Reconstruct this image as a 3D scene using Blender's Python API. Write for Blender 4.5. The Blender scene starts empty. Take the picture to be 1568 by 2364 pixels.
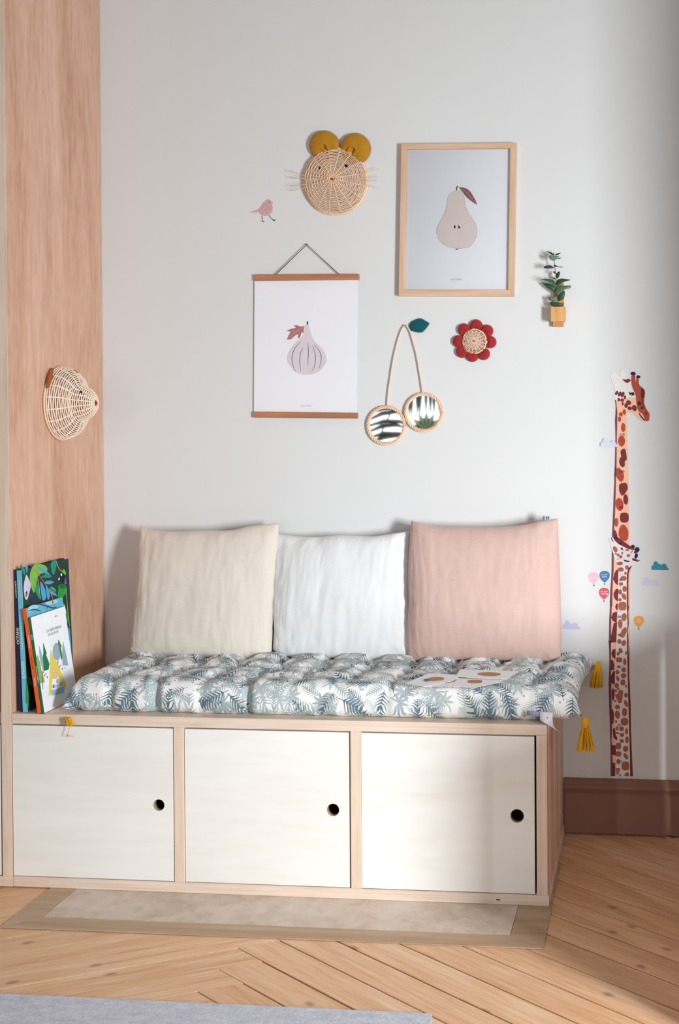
import bpy, bmesh, math, random
from mathutils import Vector, Matrix, noise
random.seed(7)
scene = bpy.context.scene
col = scene.collection
V = Vector

# ---------------------------------------------------------------- camera
FPX = 2840.2006                     # focal length in pixels of the 1568 x 2364 frame
PPX, PPY = 784 + 432.137, 1182 - 197.609   # principal point (the photo is a shifted crop)
CAM = V((0.01317, -3.40003, 1.16599))
CR = V((0.99466227, 0.10307469, -0.00475119))
CU = V((0.00350081, 0.01230834, 0.99991812))
CF = V((-0.10312473, 0.99459746, -0.0118818))
cd = bpy.data.cameras.new('camera'); cam = bpy.data.objects.new('camera', cd); col.objects.link(cam)
cd.sensor_fit = 'VERTICAL'; cd.sensor_height = 36; cd.sensor_width = 36 * 1568 / 2364
cd.lens = FPX * 36 / 2364
cd.shift_x = -432.137 / 2364; cd.shift_y = -197.609 / 2364
cd.clip_start = .05
mw = Matrix.Identity(4)
for i in range(3):
    mw[i][0], mw[i][1], mw[i][2], mw[i][3] = CR[i], CU[i], -CF[i], CAM[i]
cam.matrix_world = mw
scene.camera = cam

# ---------------------------------------------------------------- world and lights
wd = bpy.data.worlds.new('world'); scene.world = wd; wd.use_nodes = True
bg = wd.node_tree.nodes['Background']
bg.inputs[0].default_value = (1.0, .965, .92, 1); bg.inputs[1].default_value = .235

def area(name, loc, target, sx, sy, power, color, spread=180):
    l = bpy.data.lights.new(name, 'AREA'); l.shape = 'RECTANGLE'; l.size = sx; l.size_y = sy
    l.energy = power; l.color = color; l.spread = math.radians(spread)
    o = bpy.data.objects.new(name, l); col.objects.link(o); o.location = loc
    o.rotation_euler = (V(target) - V(loc)).to_track_quat('-Z', 'Y').to_euler()
    return o
area('window_daylight_right', (1.75, -2.75, .95), (-.7, -.1, .45), .42, .95, 58, (.91, .962, 1.0), 120)
area('front_fill_light', (-.75, -4.9, .95), (-.8, 0, .35), 2.9, 1.7, 9, (.96, .985, 1.0), 90)  # soft fill added behind the camera, also brightens what the mirrors reflect

scene.view_settings.view_transform = 'Standard'; scene.view_settings.look = 'None'
scene.view_settings.exposure = 0.12; scene.view_settings.gamma = 1.0
scene.view_settings.use_curve_mapping = False

# ---------------------------------------------------------------- survey helpers: photo pixel -> point on a real plane
def ray(x, y):
    return CF + CR * ((x - PPX) / FPX) + CU * ((PPY - y) / FPX)
def on_wall(x, y, Y=0.0):
    d = ray(x, y); return CAM + d * ((Y - CAM.y) / d.y)
def on_level(x, y, Z):
    d = ray(x, y); return CAM + d * ((Z - CAM.z) / d.z)
def on_plane(x, y, P, N):
    d = ray(x, y); return CAM + d * ((V(P) - CAM).dot(N) / d.dot(N))
def crop(s, ox, oy):
    return lambda p: (ox + p[0] / s, oy + p[1] / s)

# ---------------------------------------------------------------- tagging / objects
def tag(o, label=None, cat=None, group=None, kind=None):
    if label: o['label'] = label
    if cat: o['category'] = cat
    if group: o['group'] = group
    if kind: o['kind'] = kind
    return o
def empty(name, loc, label, cat, group=None):
    o = bpy.data.objects.new(name, None); col.objects.link(o); o.location = loc
    o.empty_display_size = .05
    return tag(o, label, cat, group)

class MB:
    def __init__(s): s.v = []; s.f = []; s.uv = None; s.sm = []
    def add(s, vs, fs, smooth=False):
        b = len(s.v); s.v += [V(p) for p in vs]
        s.f += [tuple(i + b for i in f) for f in fs]; s.sm += [smooth] * len(fs); return s
    def box(s, x0, x1, y0, y1, z0, z1):
        return s.add([(x0,y0,z0),(x1,y0,z0),(x1,y1,z0),(x0,y1,z0),(x0,y0,z1),(x1,y0,z1),(x1,y1,z1),(x0,y1,z1)],
                     [(0,3,2,1),(4,5,6,7),(0,1,5,4),(1,2,6,5),(2,3,7,6),(3,0,4,7)])
    def slab(s, top, depth):            # polygon (3D points) extruded along a vector
        n = len(top); d = V(depth); top = [V(p) for p in top]
        nn = V((0,0,0))
        for i in range(n): nn += (top[i] - top[0]).cross(top[(i+1) % n] - top[0])
        if nn.dot(d) > 0: top.reverse()
        return s.add(top + [p + d for p in top],
                     [tuple(range(n)), tuple(range(2*n-1, n-1, -1))] +
                     [(i, i+n, (i+1) % n + n, (i+1) % n) for i in range(n)])
    def tube(s, path, r, sides=6, closed=False, smooth=True, caps=True):
        path = [V(p) for p in path]; n = len(path)
        rr = r if isinstance(r, (list, tuple)) else [r] * n
        vs = []; up = None
        for i, p in enumerate(path):
            a = path[(i-1) % n] if (closed or i > 0) else p
            b = path[(i+1) % n] if (closed or i < n-1) else p
            t = (b - a)
            t = t.normalized() if t.length > 1e-9 else V((0,0,1))
            if up is None:
                up = V((0,0,1)) if abs(t.z) < .9 else V((1,0,0))
            x = t.cross(up); 
            if x.length < 1e-6: x = t.orthogonal()
            x.normalize(); y = x.cross(t).normalized(); up = y
            for k in range(sides):
                a_ = 2*math.pi*k/sides
                vs.append(p + (x*math.cos(a_) + y*math.sin(a_)) * rr[i])
        fs = []
        m = n if closed else n-1
        for i in range(m):
            for k in range(sides):
                i2 = (i+1) % n; k2 = (k+1) % sides
                fs.append((i*sides+k, i*sides+k2, i2*sides+k2, i2*sides+k))
        s.add(vs, fs, smooth)
        if caps and not closed:
            b = len(s.v) - len(vs)
            s.f.append(tuple(b+k for k in range(sides-1, -1, -1))); s.sm.append(False)
            s.f.append(tuple(b+(n-1)*sides+k for k in range(sides))); s.sm.append(False)
        return s
    def build(s, name, mat, parent=None, bevel=0, origin=None):
        me = bpy.data.meshes.new(name)
        base = V((0,0,0))
        if parent is not None:
            pl = V((0,0,0)); q = parent
            while q is not None: pl += q.location; q = q.parent
            base = pl
        loc = V((0,0,0))
        if origin is not None: loc = V(origin) - base
        off = base + loc
        me.from_pydata([tuple(p - off) for p in s.v], [], s.f)
        for p, m in zip(me.polygons, s.sm): p.use_smooth = m
        if mat: me.materials.append(mat)
        if s.uv:
            l = me.uv_layers.new(name='UVMap')
            for lp in me.loops: l.data[lp.index].uv = s.uv[lp.vertex_index]
        if bevel:
            bm = bmesh.new(); bm.from_mesh(me)
            bmesh.ops.bevel(bm, geom=bm.edges[:], offset=bevel, segments=1, affect='EDGES', clamp_overlap=True)
            bm.to_mesh(me); bm.free()
        me.validate(); me.update()
        o = bpy.data.objects.new(name, me); col.objects.link(o); o.location = loc
        if parent is not None: o.parent = parent
        return o

def smooth(pts, n=4, closed=True):
    out = []; m = len(pts)
    P = [V((p[0], p[1], 0)) for p in pts]
    rng = range(m) if closed else range(m-1)
    for i in rng:
        if closed: p0, p1, p2, p3 = P[i-1], P[i], P[(i+1) % m], P[(i+2) % m]
        else: p0, p1, p2, p3 = P[max(i-1,0)], P[i], P[i+1], P[min(i+2,m-1)]
        for k in range(n):
            t = k / n
            q = .5*((2*p1) + (p2-p0)*t + (2*p0-5*p1+4*p2-p3)*t*t + (3*p1-p0-3*p2+p3)*t*t*t)
            out.append((q.x, q.y))
    if not closed: out.append((P[-1].x, P[-1].y))
    return out
def ell(cx, cy, rx, ry, ang=0, n=14, e=2.0):
    a = math.radians(ang); out = []
    for k in range(n):
        t = 2*math.pi*k/n; c, s_ = math.cos(t), math.sin(t)
        x = rx*math.copysign(abs(c)**(2/e), c); y = ry*math.copysign(abs(s_)**(2/e), s_)
        out.append((cx + x*math.cos(a) - y*math.sin(a), cy + x*math.sin(a) + y*math.cos(a)))
    return out
def ribbon(pts, w):                    # a polyline fattened to a flat polygon (tapered ends)
    pts = smooth(pts, 5, False); L, R = [], []
    n = len(pts)
    for i, p in enumerate(pts):
        a = pts[max(i-1,0)]; b = pts[min(i+1,n-1)]
        dx, dy = b[0]-a[0], b[1]-a[1]; l = math.hypot(dx, dy) or 1
        k = w * (.35 + .65*math.sin(math.pi*min(max(i/(n-1), .0), 1)))
        L.append((p[0]-dy/l*k, p[1]+dx/l*k)); R.append((p[0]+dy/l*k, p[1]-dx/l*k))
    return L + R[::-1]

# ---------------------------------------------------------------- materials
def lin(c):
    return tuple(((x/255)/12.92 if x/255 <= .04045 else ((x/255+.055)/1.055)**2.4) for x in c)
class NT:
    def __init__(s, name):
        s.m = bpy.data.materials.new(name); s.m.use_nodes = True
        s.t = s.m.node_tree; s.n = s.t.nodes; s.b = s.n['Principled BSDF']
    def node(s, typ, **kw):
        n = s.n.new(typ)
        for k, v in kw.items():
            if k.startswith('i_'):
                n.inputs[k[2:].replace('_', ' ')].default_value = v
            else: setattr(n, k, v)
        return n
    def link(s, a, b): s.t.links.new(a, b)
    def math(s, op, a, b=None, c=None):
        n = s.n.new('ShaderNodeMath'); n.operation = op
        for i, v in enumerate((a, b, c)):
            if v is None: continue
            if isinstance(v, (int, float)): n.inputs[i].default_value = v
            else: s.link(v, n.inputs[i])
        return n.outputs[0]
    def mix(s, f, a, b):
        n = s.n.new('ShaderNodeMix'); n.data_type = 'RGBA'
        for sk, v in ((n.inputs[0], f), (n.inputs[6], a), (n.inputs[7], b)):
            if isinstance(v, (int, float)): sk.default_value = v
            elif isinstance(v, tuple): sk.default_value = (*v, 1) if len(v) == 3 else v
            else: s.link(v, sk)
        return n.outputs[2]
    def ramp(s, f, stops):
        n = s.n.new('ShaderNodeValToRGB'); e = n.color_ramp.elements
        while len(e) < len(stops): e.new(.5)
        for x, (p, c) in zip(e, stops): x.position = p; x.color = (*c, 1)
        s.link(f, n.inputs[0]); return n.outputs[0]
    def coords(s, scale=(1,1,1), kind='Object', rot=(0,0,0)):
        tc = s.n.new('ShaderNodeTexCoord'); mp = s.n.new('ShaderNodeMapping')
        mp.inputs['Scale'].default_value = scale; mp.inputs['Rotation'].default_value = rot
        s.link(tc.outputs[kind], mp.inputs[0]); return mp.outputs[0]
    def noise(s, vec, scale, detail=3, rough=.55, dist=0):
        n = s.n.new('ShaderNodeTexNoise'); n.inputs['Scale'].default_value = scale
        n.inputs['Detail'].default_value = detail; n.inputs['Roughness'].default_value = rough
        n.inputs['Distortion'].default_value = dist
        s.link(vec, n.inputs['Vector']); return n.outputs['Fac']
    def bump(s, h, strength=.2, dist=.001):
        n = s.n.new('ShaderNodeBump'); n.inputs['Strength'].default_value = strength
        n.inputs['Distance'].default_value = dist
        s.link(h, n.inputs['Height']); s.link(n.outputs[0], s.b.inputs['Normal'])
    def rough(s, r): s.b.inputs['Roughness'].default_value = r
    def color(s, c):
        if isinstance(c, tuple): s.b.inputs['Base Color'].default_value = (*c, 1)
        else: s.link(c, s.b.inputs['Base Color'])

def plain(name, rgb, rough=.7, var=.06, scale=40, bump=0):
    t = NT(name); c = lin(rgb); v = t.coords()
    n = t.noise(v, scale)
    t.color(t.ramp(n, [(.3, tuple(x*(1-var) for x in c)), (.7, tuple(min(1, x*(1+var)) for x in c))]))
    t.rough(rough)
    t.b.inputs['Specular IOR Level'].default_value = .3
    if bump: t.bump(n, bump, .002)
    return t.m
def wood(name, c1, c2, axis=2, fine=90, coarse=7, stretch=14, rough=.5, c3=None, bump=.08, rot=(0,0,0)):
    t = NT(name)
    sc = [1,1,1]; sc[axis] = 1/stretch
    v = t.coords(tuple(sc), rot=rot)
    inf = t.n.new('ShaderNodeObjectInfo')
    off = t.node('ShaderNodeVectorMath', operation='ADD'); t.link(v, off.inputs[0])
    mul = t.node('ShaderNodeMath', operation='MULTIPLY'); t.link(inf.outputs['Random'], mul.inputs[0]); mul.inputs[1].default_value = 20
    t.link(mul.outputs[0], off.inputs[1]); v = off.outputs[0]
    a = t.noise(v, fine, 4, .6); b = t.noise(v, coarse, 4, .55, 1.2)
    m = t.math('ADD', t.math('MULTIPLY', a, .4), t.math('MULTIPLY', b, .6))
    st = [(.34, lin(c1)), (.62, lin(c2))]
    if c3: st = [(.25, lin(c3))] + [(.42, lin(c1)), (.62, lin(c2))]
    t.color(t.ramp(m, st)); t.rough(rough)
    t.b.inputs['Specular IOR Level'].default_value = .35
    t.bump(a, bump, .001)
    return t.m
def ply_edge(name, c1, c2, plies='z'):
    t = NT(name)
    sc = {'z': (2, 60, 330), 'x': (330, 60, 2)}[plies]
    v = t.coords(sc); n = t.noise(v, 1.0, 2, .6)
    v2 = t.coords({'z': (9, 40, 60), 'x': (60, 40, 9)}[plies]); n2 = t.noise(v2, 1.0, 3)
    t.color(t.ramp(t.math('ADD', t.math('MULTIPLY', n, .6), t.math('MULTIPLY', n2, .4)), [(.35, lin(c1)), (.62, lin(c2))]))
    t.rough(.6); return t.m
def linen(name, rgb, slub=.05, sheen=.2):
    t = NT(name); c = lin(rgb)
    v1 = t.coords((260, 260, 40)); v2 = t.coords((40, 40, 300)); v3 = t.coords((30, 30, 5))
    n1 = t.noise(v1, 1, 2); n2 = t.noise(v2, 1, 2); n3 = t.noise(v3, 1, 3)
    m = t.math('ADD', t.math('MULTIPLY', n1, .35), t.math('ADD', t.math('MULTIPLY', n2, .3), t.math('MULTIPLY', n3, .35)))
    t.color(t.ramp(m, [(.35, tuple(x*(1-slub) for x in c)), (.65, tuple(min(.95, x*(1+slub)) for x in c))]))
    t.rough(.9); t.b.inputs['Sheen Weight'].default_value = sheen
    t.b.inputs['Specular IOR Level'].default_value = .15
    t.bump(m, .35, .0025); return t.m

def leaf_fabric():
    t = NT('leaf_print_cotton')
    uv = t.n.new('ShaderNodeTexCoord').outputs['UV']
    def layer(scale, seed, typ, L, W):
        mp = t.n.new('ShaderNodeMapping'); mp.inputs['Scale'].default_value = (scale,)*3
        mp.inputs['Location'].default_value = (seed*3.7, seed*5.3, 0); t.link(uv, mp.inputs[0])
        vo = t.n.new('ShaderNodeTexVoronoi'); vo.voronoi_dimensions = '2D'; vo.inputs['Scale'].default_value = 1
        vo.inputs['Randomness'].default_value = .62; t.link(mp.outputs[0], vo.inputs['Vector'])
        sub = t.node('ShaderNodeVectorMath', operation='SUBTRACT'); t.link(mp.outputs[0], sub.inputs[0]); t.link(vo.outputs['Position'], sub.inputs[1])
        sc = t.n.new('ShaderNodeSeparateColor'); t.link(vo.outputs['Color'], sc.inputs[0])
        vr = t.n.new('ShaderNodeVectorRotate'); vr.rotation_type = 'Z_AXIS'
        t.link(sub.outputs[0], vr.inputs['Vector']); t.link(t.math('MULTIPLY', sc.outputs[0], 6.283), vr.inputs['Angle'])
        sx = t.n.new('ShaderNodeSeparateXYZ'); t.link(vr.outputs[0], sx.inputs[0])
        u, v = sx.outputs[0], sx.outputs[1]
        if typ == 'frond':
            av = t.math('ABSOLUTE', v)
            q = t.math('DIVIDE', t.math('ADD', u, .0), L)
            prof = t.math('SUBTRACT', 1.0, t.math('MULTIPLY', q, q))
            w = t.math('MULTIPLY', t.math('POWER', t.math('MAXIMUM', prof, 0.0), .6), W)
            inside = t.math('LESS_THAN', av, w)
            ph = t.math('FRACT', t.math('MULTIPLY', t.math('SUBTRACT', u, t.math('MULTIPLY', av, .75)), 4.2/L))
            tri = t.math('ABSOLUTE', t.math('SUBTRACT', ph, .5))
            lim = t.math('MULTIPLY', t.math('SUBTRACT', 1.08, t.math('DIVIDE', av, t.math('MAXIMUM', w, .001))), .33)
            stripe = t.math('LESS_THAN', tri, lim)
            body = t.math('MULTIPLY', inside, stripe)
            rib = t.math('MULTIPLY', t.math('LESS_THAN', av, .012), t.math('LESS_THAN', t.math('ABSOLUTE', t.math('ADD', u, .06)), L*1.1))
            mask = t.math('MAXIMUM', body, rib)
        else:
            r = t.math('SQRT', t.math('ADD', t.math('MULTIPLY', u, u), t.math('MULTIPLY', v, v)))
            th = t.math('ARCTAN2', v, u); n = 9
            f = t.math('SUBTRACT', t.math('FRACT', t.math('MULTIPLY', th, n/6.2832)), .5)
            d = t.math('MULTIPLY', t.math('ABSOLUTE', f), t.math('MULTIPLY', r, 6.2832/n))
            rr = t.math('MINIMUM', t.math('DIVIDE', r, L), 1.0)
            wd_ = t.math('MULTIPLY', t.math('SINE', t.math('MULTIPLY', rr, 3.1416)), W)
            mask = t.math('MULTIPLY', t.math('LESS_THAN', d, wd_), t.math('LESS_THAN', t.math('ABSOLUTE', th), 2.5))
        return mask, sc.outputs[1]
    c = lin((238, 237, 236))
    spec = [(15, 1, 'frond', .48, .25, (202,209,208), (208,214,213)),
            (14, 2, 'fan',   .46, .060, (178,186,190), (188,198,196)),
            (15, 3, 'frond', .47, .26, (172,184,182), (152,166,168)),
            (17, 4, 'fan',   .45, .055, (162,174,182), (178,190,192)),
            (14.5, 5, 'frond', .47, .25, (110,128,138), (92,112,116)),
            (19, 11, 'frond', .48, .26, (186,196,194), (162,176,178)),
            (18, 13, 'frond', .48, .26, (132,148,156), (166,180,180)),
            (13.5, 8, 'frond', .47, .26, (170,182,182), (98,118,134))]
    for i, (s, seed, typ, L, W, ca, cb) in enumerate(spec):
        m, rnd = layer(s, seed, typ, L, W)
        keep = t.math('GREATER_THAN', rnd, (.1, .25, .25, .4, .5, .35, .45, .45)[i])
        pick = t.math('GREATER_THAN', rnd, .65)
        c = t.mix(t.math('MULTIPLY', m, keep), c, t.mix(pick, lin(ca), lin(cb)))
    vo = t.n.new('ShaderNodeTexVoronoi'); vo.voronoi_dimensions = '2D'; vo.inputs['Scale'].default_value = 26
    t.link(uv, vo.inputs['Vector'])
    dot = t.math('LESS_THAN', vo.outputs['Distance'], .07)
    c = t.mix(dot, c, lin((205, 160, 130)))
    t.color(c); t.rough(.85); t.b.inputs['Specular IOR Level'].default_value = .15
    mp = t.n.new('ShaderNodeMapping'); mp.inputs['Scale'].default_value = (60, 60, 60); t.link(uv, mp.inputs[0])
    nz = t.noise(mp.outputs[0], 1, 4, .6); t.bump(nz, .35, .003)
    return t.m

M = {}
def wall_paint():
    t = NT('wall_paint'); v = t.coords((1,1,1)); n = t.noise(v, 60, 4); b = t.noise(v, 2.2, 3)
    t.color(t.ramp(b, [(.3, (.69,.687,.682)), (.7, (.71,.708,.704))])); t.rough(.9)
    t.b.inputs['Specular IOR Level'].default_value = .15
    t.bump(n, .06, .0015); return t.m
M['wall'] = wall_paint()
M['ceiling'] = plain('ceiling_paint', (235,233,230), .9)
M['dark'] = plain('dark_underfloor', (30,22,18), .9)
M['base'] = plain('baseboard_paint', (138,98,82), .55, .04, 6)
M['okoume'] = wood('okoume_veneer', (200,156,130), (222,182,160), 2, 70, 5, 6, .55, c3=(172,122,96))
M['okoume_edge'] = wood('okoume_side_veneer', (214,176,156), (238,208,190), 2, 55, 22, 14, .55, c3=(180,134,114))
M['edge_h'] = ply_edge('plywood_edge_level', (212,190,170), (232,212,195), 'z')
M['edge_v'] = ply_edge('plywood_edge_upright', (214,189,166), (234,212,193), 'x')
M['birch'] = wood('birch_veneer', (235,232,226), (241,239,235), 0, 40, 3, 6, .42, c3=(230,223,213), bump=.02)
M['hole'] = plain('hole_lining', (150,130,110), .7)
M['pine'] = None
def pine():
    t = NT('pine_plank')
    inf = t.n.new('ShaderNodeObjectInfo')
    v = t.coords((1, 16, 16))
    add = t.node('ShaderNodeVectorMath', operation='ADD'); t.link(v, add.inputs[0])
    t.link(t.math('MULTIPLY', inf.outputs['Random'], 31.7), add.inputs[1])
    a = t.noise(add.outputs[0], 7, 5, .62, .5)
    b = t.noise(add.outputs[0], 1.6, 3, .5, .8)
    ln_ = t.math('ABSOLUTE', t.math('SUBTRACT', t.math('FRACT', t.math('MULTIPLY', b, 9.0)), .5))
    m = t.math('ADD', t.math('MULTIPLY', a, .6), t.math('ADD', t.math('MULTIPLY', b, .36), t.math('MULTIPLY', ln_, .12)))
    c = t.ramp(m, [(.30, lin((206,148,102))), (.5, lin((232,186,146))), (.72, lin((246,216,186)))])
    c = t.mix(t.math('MULTIPLY', inf.outputs['Random'], .4), c, lin((214,160,114)))
    kv = t.coords((1, 1.7, 1)); ka = t.node('ShaderNodeVectorMath', operation='ADD'); t.link(kv, ka.inputs[0])
    t.link(t.math('MULTIPLY', inf.outputs['Random'], 11.3), ka.inputs[1])
    vo = t.n.new('ShaderNodeTexVoronoi'); vo.voronoi_dimensions = '2D'; vo.inputs['Scale'].default_value = 7.0; t.link(ka.outputs[0], vo.inputs['Vector'])
    sc = t.n.new('ShaderNodeSeparateColor'); t.link(vo.outputs['Color'], sc.inputs[0])
    rare = t.math('GREATER_THAN', sc.outputs[0], .72)
    k = t.ramp(t.math('ADD', vo.outputs['Distance'], t.math('MULTIPLY', t.noise(kv, 60, 2), .05)), [(.07, (1,1,1)), (.15, (0,0,0))])
    c = t.mix(t.math('MULTIPLY', t.math('MULTIPLY', k, rare), .6), c, lin((142,98,76)))
    t.color(c); t.rough(.5); t.b.inputs['Specular IOR Level'].default_value = .3
    t.bump(a, .08, .001); return t.m
M['pine'] = pine()
def stone():
    t = NT('hearth_stone'); v = t.coords()
    a = t.noise(v, 22, 6, .65, .6); b = t.noise(v, 5, 4, .6)
    t.color(t.ramp(t.math('ADD', t.math('MULTIPLY', a, .5), t.math('MULTIPLY', b, .5)),
                   [(.32, lin((186,160,140))), (.5, lin((212,192,176))), (.68, lin((224,212,202)))]))
    t.rough(.6); t.bump(a, .15, .001); return t.m
M['stone'] = stone()
M['border'] = wood('hearth_border_wood', (178,148,118), (200,172,144), 0, 40, 9, 9, .55, c3=(150,116,88))
def felt():
    t = NT('grey_felt'); v = t.coords((1,1,1)); a = t.noise(v, 160, 4, .7); v2 = t.coords((1, 2.2, 1)); b = t.noise(v2, 26, 4, .65)
    t.color(t.ramp(t.math('ADD', t.math('MULTIPLY', a, .5), t.math('MULTIPLY', b, .5)), [(.35, lin((172,172,186))), (.65, lin((212,213,224)))]))
    t.rough(.95); t.b.inputs['Sheen Weight'].default_value = .3; t.bump(a, .5, .003); return t.m
M['felt'] = felt()
M['rattan'] = wood('rattan_cane', (226,186,152), (244,212,182), 2, 60, 12, 3, .5)
M['rattan_pale'] = wood('rattan_cane_pale', (238,212,188), (248,232,214), 2, 60, 12, 3, .5)
M['mustard'] = linen('mustard_muslin', (176,124,28), .12)
M['tassel'] = plain('mustard_thread', (228,172,32), .8, .1, 300)
M['red_cloth'] = linen('brick_red_muslin', (158,40,42), .1)
M['teal_felt'] = linen('teal_felt', (14,84,92), .12)
M['beige'] = linen('beige_linen', (216,206,194), .035)
M['white_l'] = linen('white_linen', (224,224,224), .02)
M['pink'] = linen('blush_linen', (208,176,165), .04)
M['print'] = leaf_fabric()
M['oak'] = wood('pale_oak', (206,168,138), (224,190,162), 2, 90, 20, 16, .5, c3=(188,146,116))
M['oak_x'] = wood('pale_oak_level', (206,168,138), (224,190,162), 0, 90, 20, 16, .5, c3=(188,146,116))
M['teak'] = wood('teak_rail', (160,104,72), (186,128,94), 0, 70, 20, 12, .5)
M['vase_wood'] = wood('zebrano_block', (206,152,90), (228,180,122), 2, 170, 110, 20, .5, c3=(128,78,40))
M['vase_back'] = wood('vase_back_wood', (182,122,78), (208,150,100), 2, 70, 20, 12, .5)
M['cord'] = plain('brown_cord', (78,52,48), .8)
M['paper'] = plain('print_paper', (232,231,236), .6, .01, 8)
M['leafgreen'] = plain('eucalyptus_leaf', (52,84,58), .5, .25, 60)
M['leafpale'] = plain('eucalyptus_leaf_pale', (96,124,104), .5, .2, 60)
M['leafdark'] = plain('eucalyptus_leaf_dark', (44,56,52), .5, .2, 60)
M['stem'] = plain('green_stem', (96,108,72), .6)
def flat(name, rgb, rough=.75): 
    if name not in M: M[name] = plain(name, rgb, rough, .03, 30)
    return M[name]
def mirror_mat():
    t = NT('mirror_glass'); t.b.inputs['Metallic'].default_value = 1; t.b.inputs['Roughness'].default_value = .03
    n = t.noise(t.coords(), 3, 1); t.color(t.ramp(n, [(0, (.86,.88,.87)), (1, (.9,.91,.9))])); return t.m
M['mirror'] = mirror_mat()
def pane_mat():
    t = NT('picture_glass'); out = t.n['Material Output']
    tr = t.n.new('ShaderNodeBsdfTransparent'); gl = t.n.new('ShaderNodeBsdfGlossy'); gl.inputs['Roughness'].default_value = .02
    fr = t.n.new('ShaderNodeFresnel'); fr.inputs[0].default_value = 1.45
    mx = t.n.new('ShaderNodeMixShader'); t.link(t.math('MULTIPLY', fr.outputs[0], .8), mx.inputs[0]); t.link(tr.outputs[0], mx.inputs[1]); t.link(gl.outputs[0], mx.inputs[2])
    t.link(mx.outputs[0], out.inputs[0]); return t.m
M['pane'] = pane_mat()

# ================================================================ ROOM SHELL
XL, XR, D, HB, TH = -1.566, -.2405, .5238, .4285, .0256   # bench: left inner face, right face, depth, height, board
wb = MB().box(-2.6, .9, 0, .12, -.06, 2.9).build('wall_back', M['wall']); wb['kind'] = 'structure'
wr = MB().box(.60, .72, -.97, 0, -.06, 2.9).build('wall_right', M['wall']); wr['kind'] = 'structure'
ce = MB().box(-2.6, 2.0, -5.2, .12, 2.9, 3.0).build('ceiling', M['ceiling']); ce['kind'] = 'structure'

fl = MB().box(-2.6, 2.0, -5.2, .0, -.06, -.0255).build('floor', M['dark']); fl['kind'] = 'structure'
DR = V((.793, -.609, 0)).normalized(); DL = V((.875, .485, 0)).normalized()
WL, WR = .094, .0932
A0 = V((-.897, -.806, 0)); STEP = DR * WL - DL * WR
GAP = .0020
def plank(corners, direction, GAP=GAP, BEV=.0011):
    """corners: four plan points; local x runs along the board"""
    c = sum(corners, V((0,0,0))) / 4
    ang = math.atan2(direction.y, direction.x); R = Matrix.Rotation(-ang, 3, 'Z')
    cc = [R @ (p - c) for p in corners]
    # inset for the joint
    mid = [V((p.x*.9995, p.y - math.copysign(GAP, p.y), 0)) for p in cc]
    bm = bmesh.new(); dz = random.uniform(-.0007, .0004)
    bot = [bm.verts.new((p.x, p.y, -.024)) for p in mid]
    t1 = [bm.verts.new((p.x, p.y, -.0032+dz)) for p in mid]
    t2 = [bm.verts.new((p.x*.9995, p.y - math.copysign(BEV, p.y), -.002+dz)) for p in mid]
    bm.faces.new(bot[::-1]); bm.faces.new(t2)
    for i in range(4):
        j = (i+1) % 4
        bm.faces.new((bot[i], bot[j], t1[j], t1[i])); bm.faces.new((t1[i], t1[j], t2[j], t2[i]))
    bmesh.ops.recalc_face_normals(bm, faces=bm.faces[:])
    me = bpy.data.meshes.new('plank'); bm.to_mesh(me); bm.free(); me.materials.append(M['pine'])
    o = bpy.data.objects.new('plank', me); col.objects.link(o); o.parent = fl
    o.location = c; o.rotation_euler = (0, 0, ang)
def far_right(p, n): return p + DR * n
for k in range(-7, 4):
    A = A0 + STEP*k; B = A + DR*WL
    # left-hand board k ends on A-B, right-hand board k lies under it, ending on B-A(k+1)
    ln = 1.05
    if k > -8: plank([A - DL*ln, B - DL*ln, B, A][::-1], DL, .0005, .0002)
    An = A0 + STEP*(k+1)
    rl = 1.5
    plank([An, An + DR*(rl), B + DR*(rl-WR*.6), B], DR)
# boards of the next run, in the corner under the wall
for k in range(-21, -7):
    A = A0 + STEP*k; B = A + DR*WL; An = A0 + STEP*(k+1)
    d1 = max(0, (An.y + .006) / .609); d2 = max(0, (B.y + .006) / .609)
    plank([An + DR*d1, An + DR*3.0, B + DR*3.0, B + DR*d2], DR)

# old hearth let into the boards
def flatpoly(name, pts, z0, z1, mat):
    o = MB().slab([V((x, y, z1)) for x, y in pts], (0, 0, z0 - z1)).build(name, mat, fl, origin=(sum(p[0] for p in pts)/len(pts), sum(p[1] for p in pts)/len(pts), z1)); return o
flatpoly('hearth_slab', [(-1.402,-.6905),(-.3105,-.691),(-.3105,-.30),(-1.402,-.30)], -.0013, -.0002, M['stone'])
flatpoly('border_board', [(-1.470,-.755),(-.231,-.753),(-.309,-.6925),(-1.4035,-.6925)], -.0013, .0002, M['border'])
bo = flatpoly('border_board', [(-1.4705,-.754),(-1.4045,-.6925),(-1.4035,-.30),(-1.468,-.30)], -.0013, .0002, M['border'])
bo = flatpoly('border_board', [(-.2305,-.752),(-.2305,-.26),(-.309,-.26),(-.309,-.6925)], -.0013, .0002, M['border'])

# baseboard: a moulded profile swept along the wall
prof = [(0,.150),(-.010,.150),(-.014,.146),(-.014,.138),(-.018,.133),(-.021,.126),(-.017,.118),(-.0155,.114),(-.0195,.110),(-.0195,.104),(-.022,.100),(-.022,.0045),(-.008,.0045),(-.008,0),(0,0)]
mb = MB()
n = len(prof)
mb.add([(XR+.002, y, z) for y, z in prof] + [(.598, y, z) for y, z in prof],
       [tuple(range(n)), tuple(range(2*n-1, n-1, -1))] + [(i, i+n, (i+1) % n + n, (i+1) % n) for i in range(n)])
bb = mb.build('baseboard_back', M['base']); bb['kind'] = 'structure'

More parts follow.
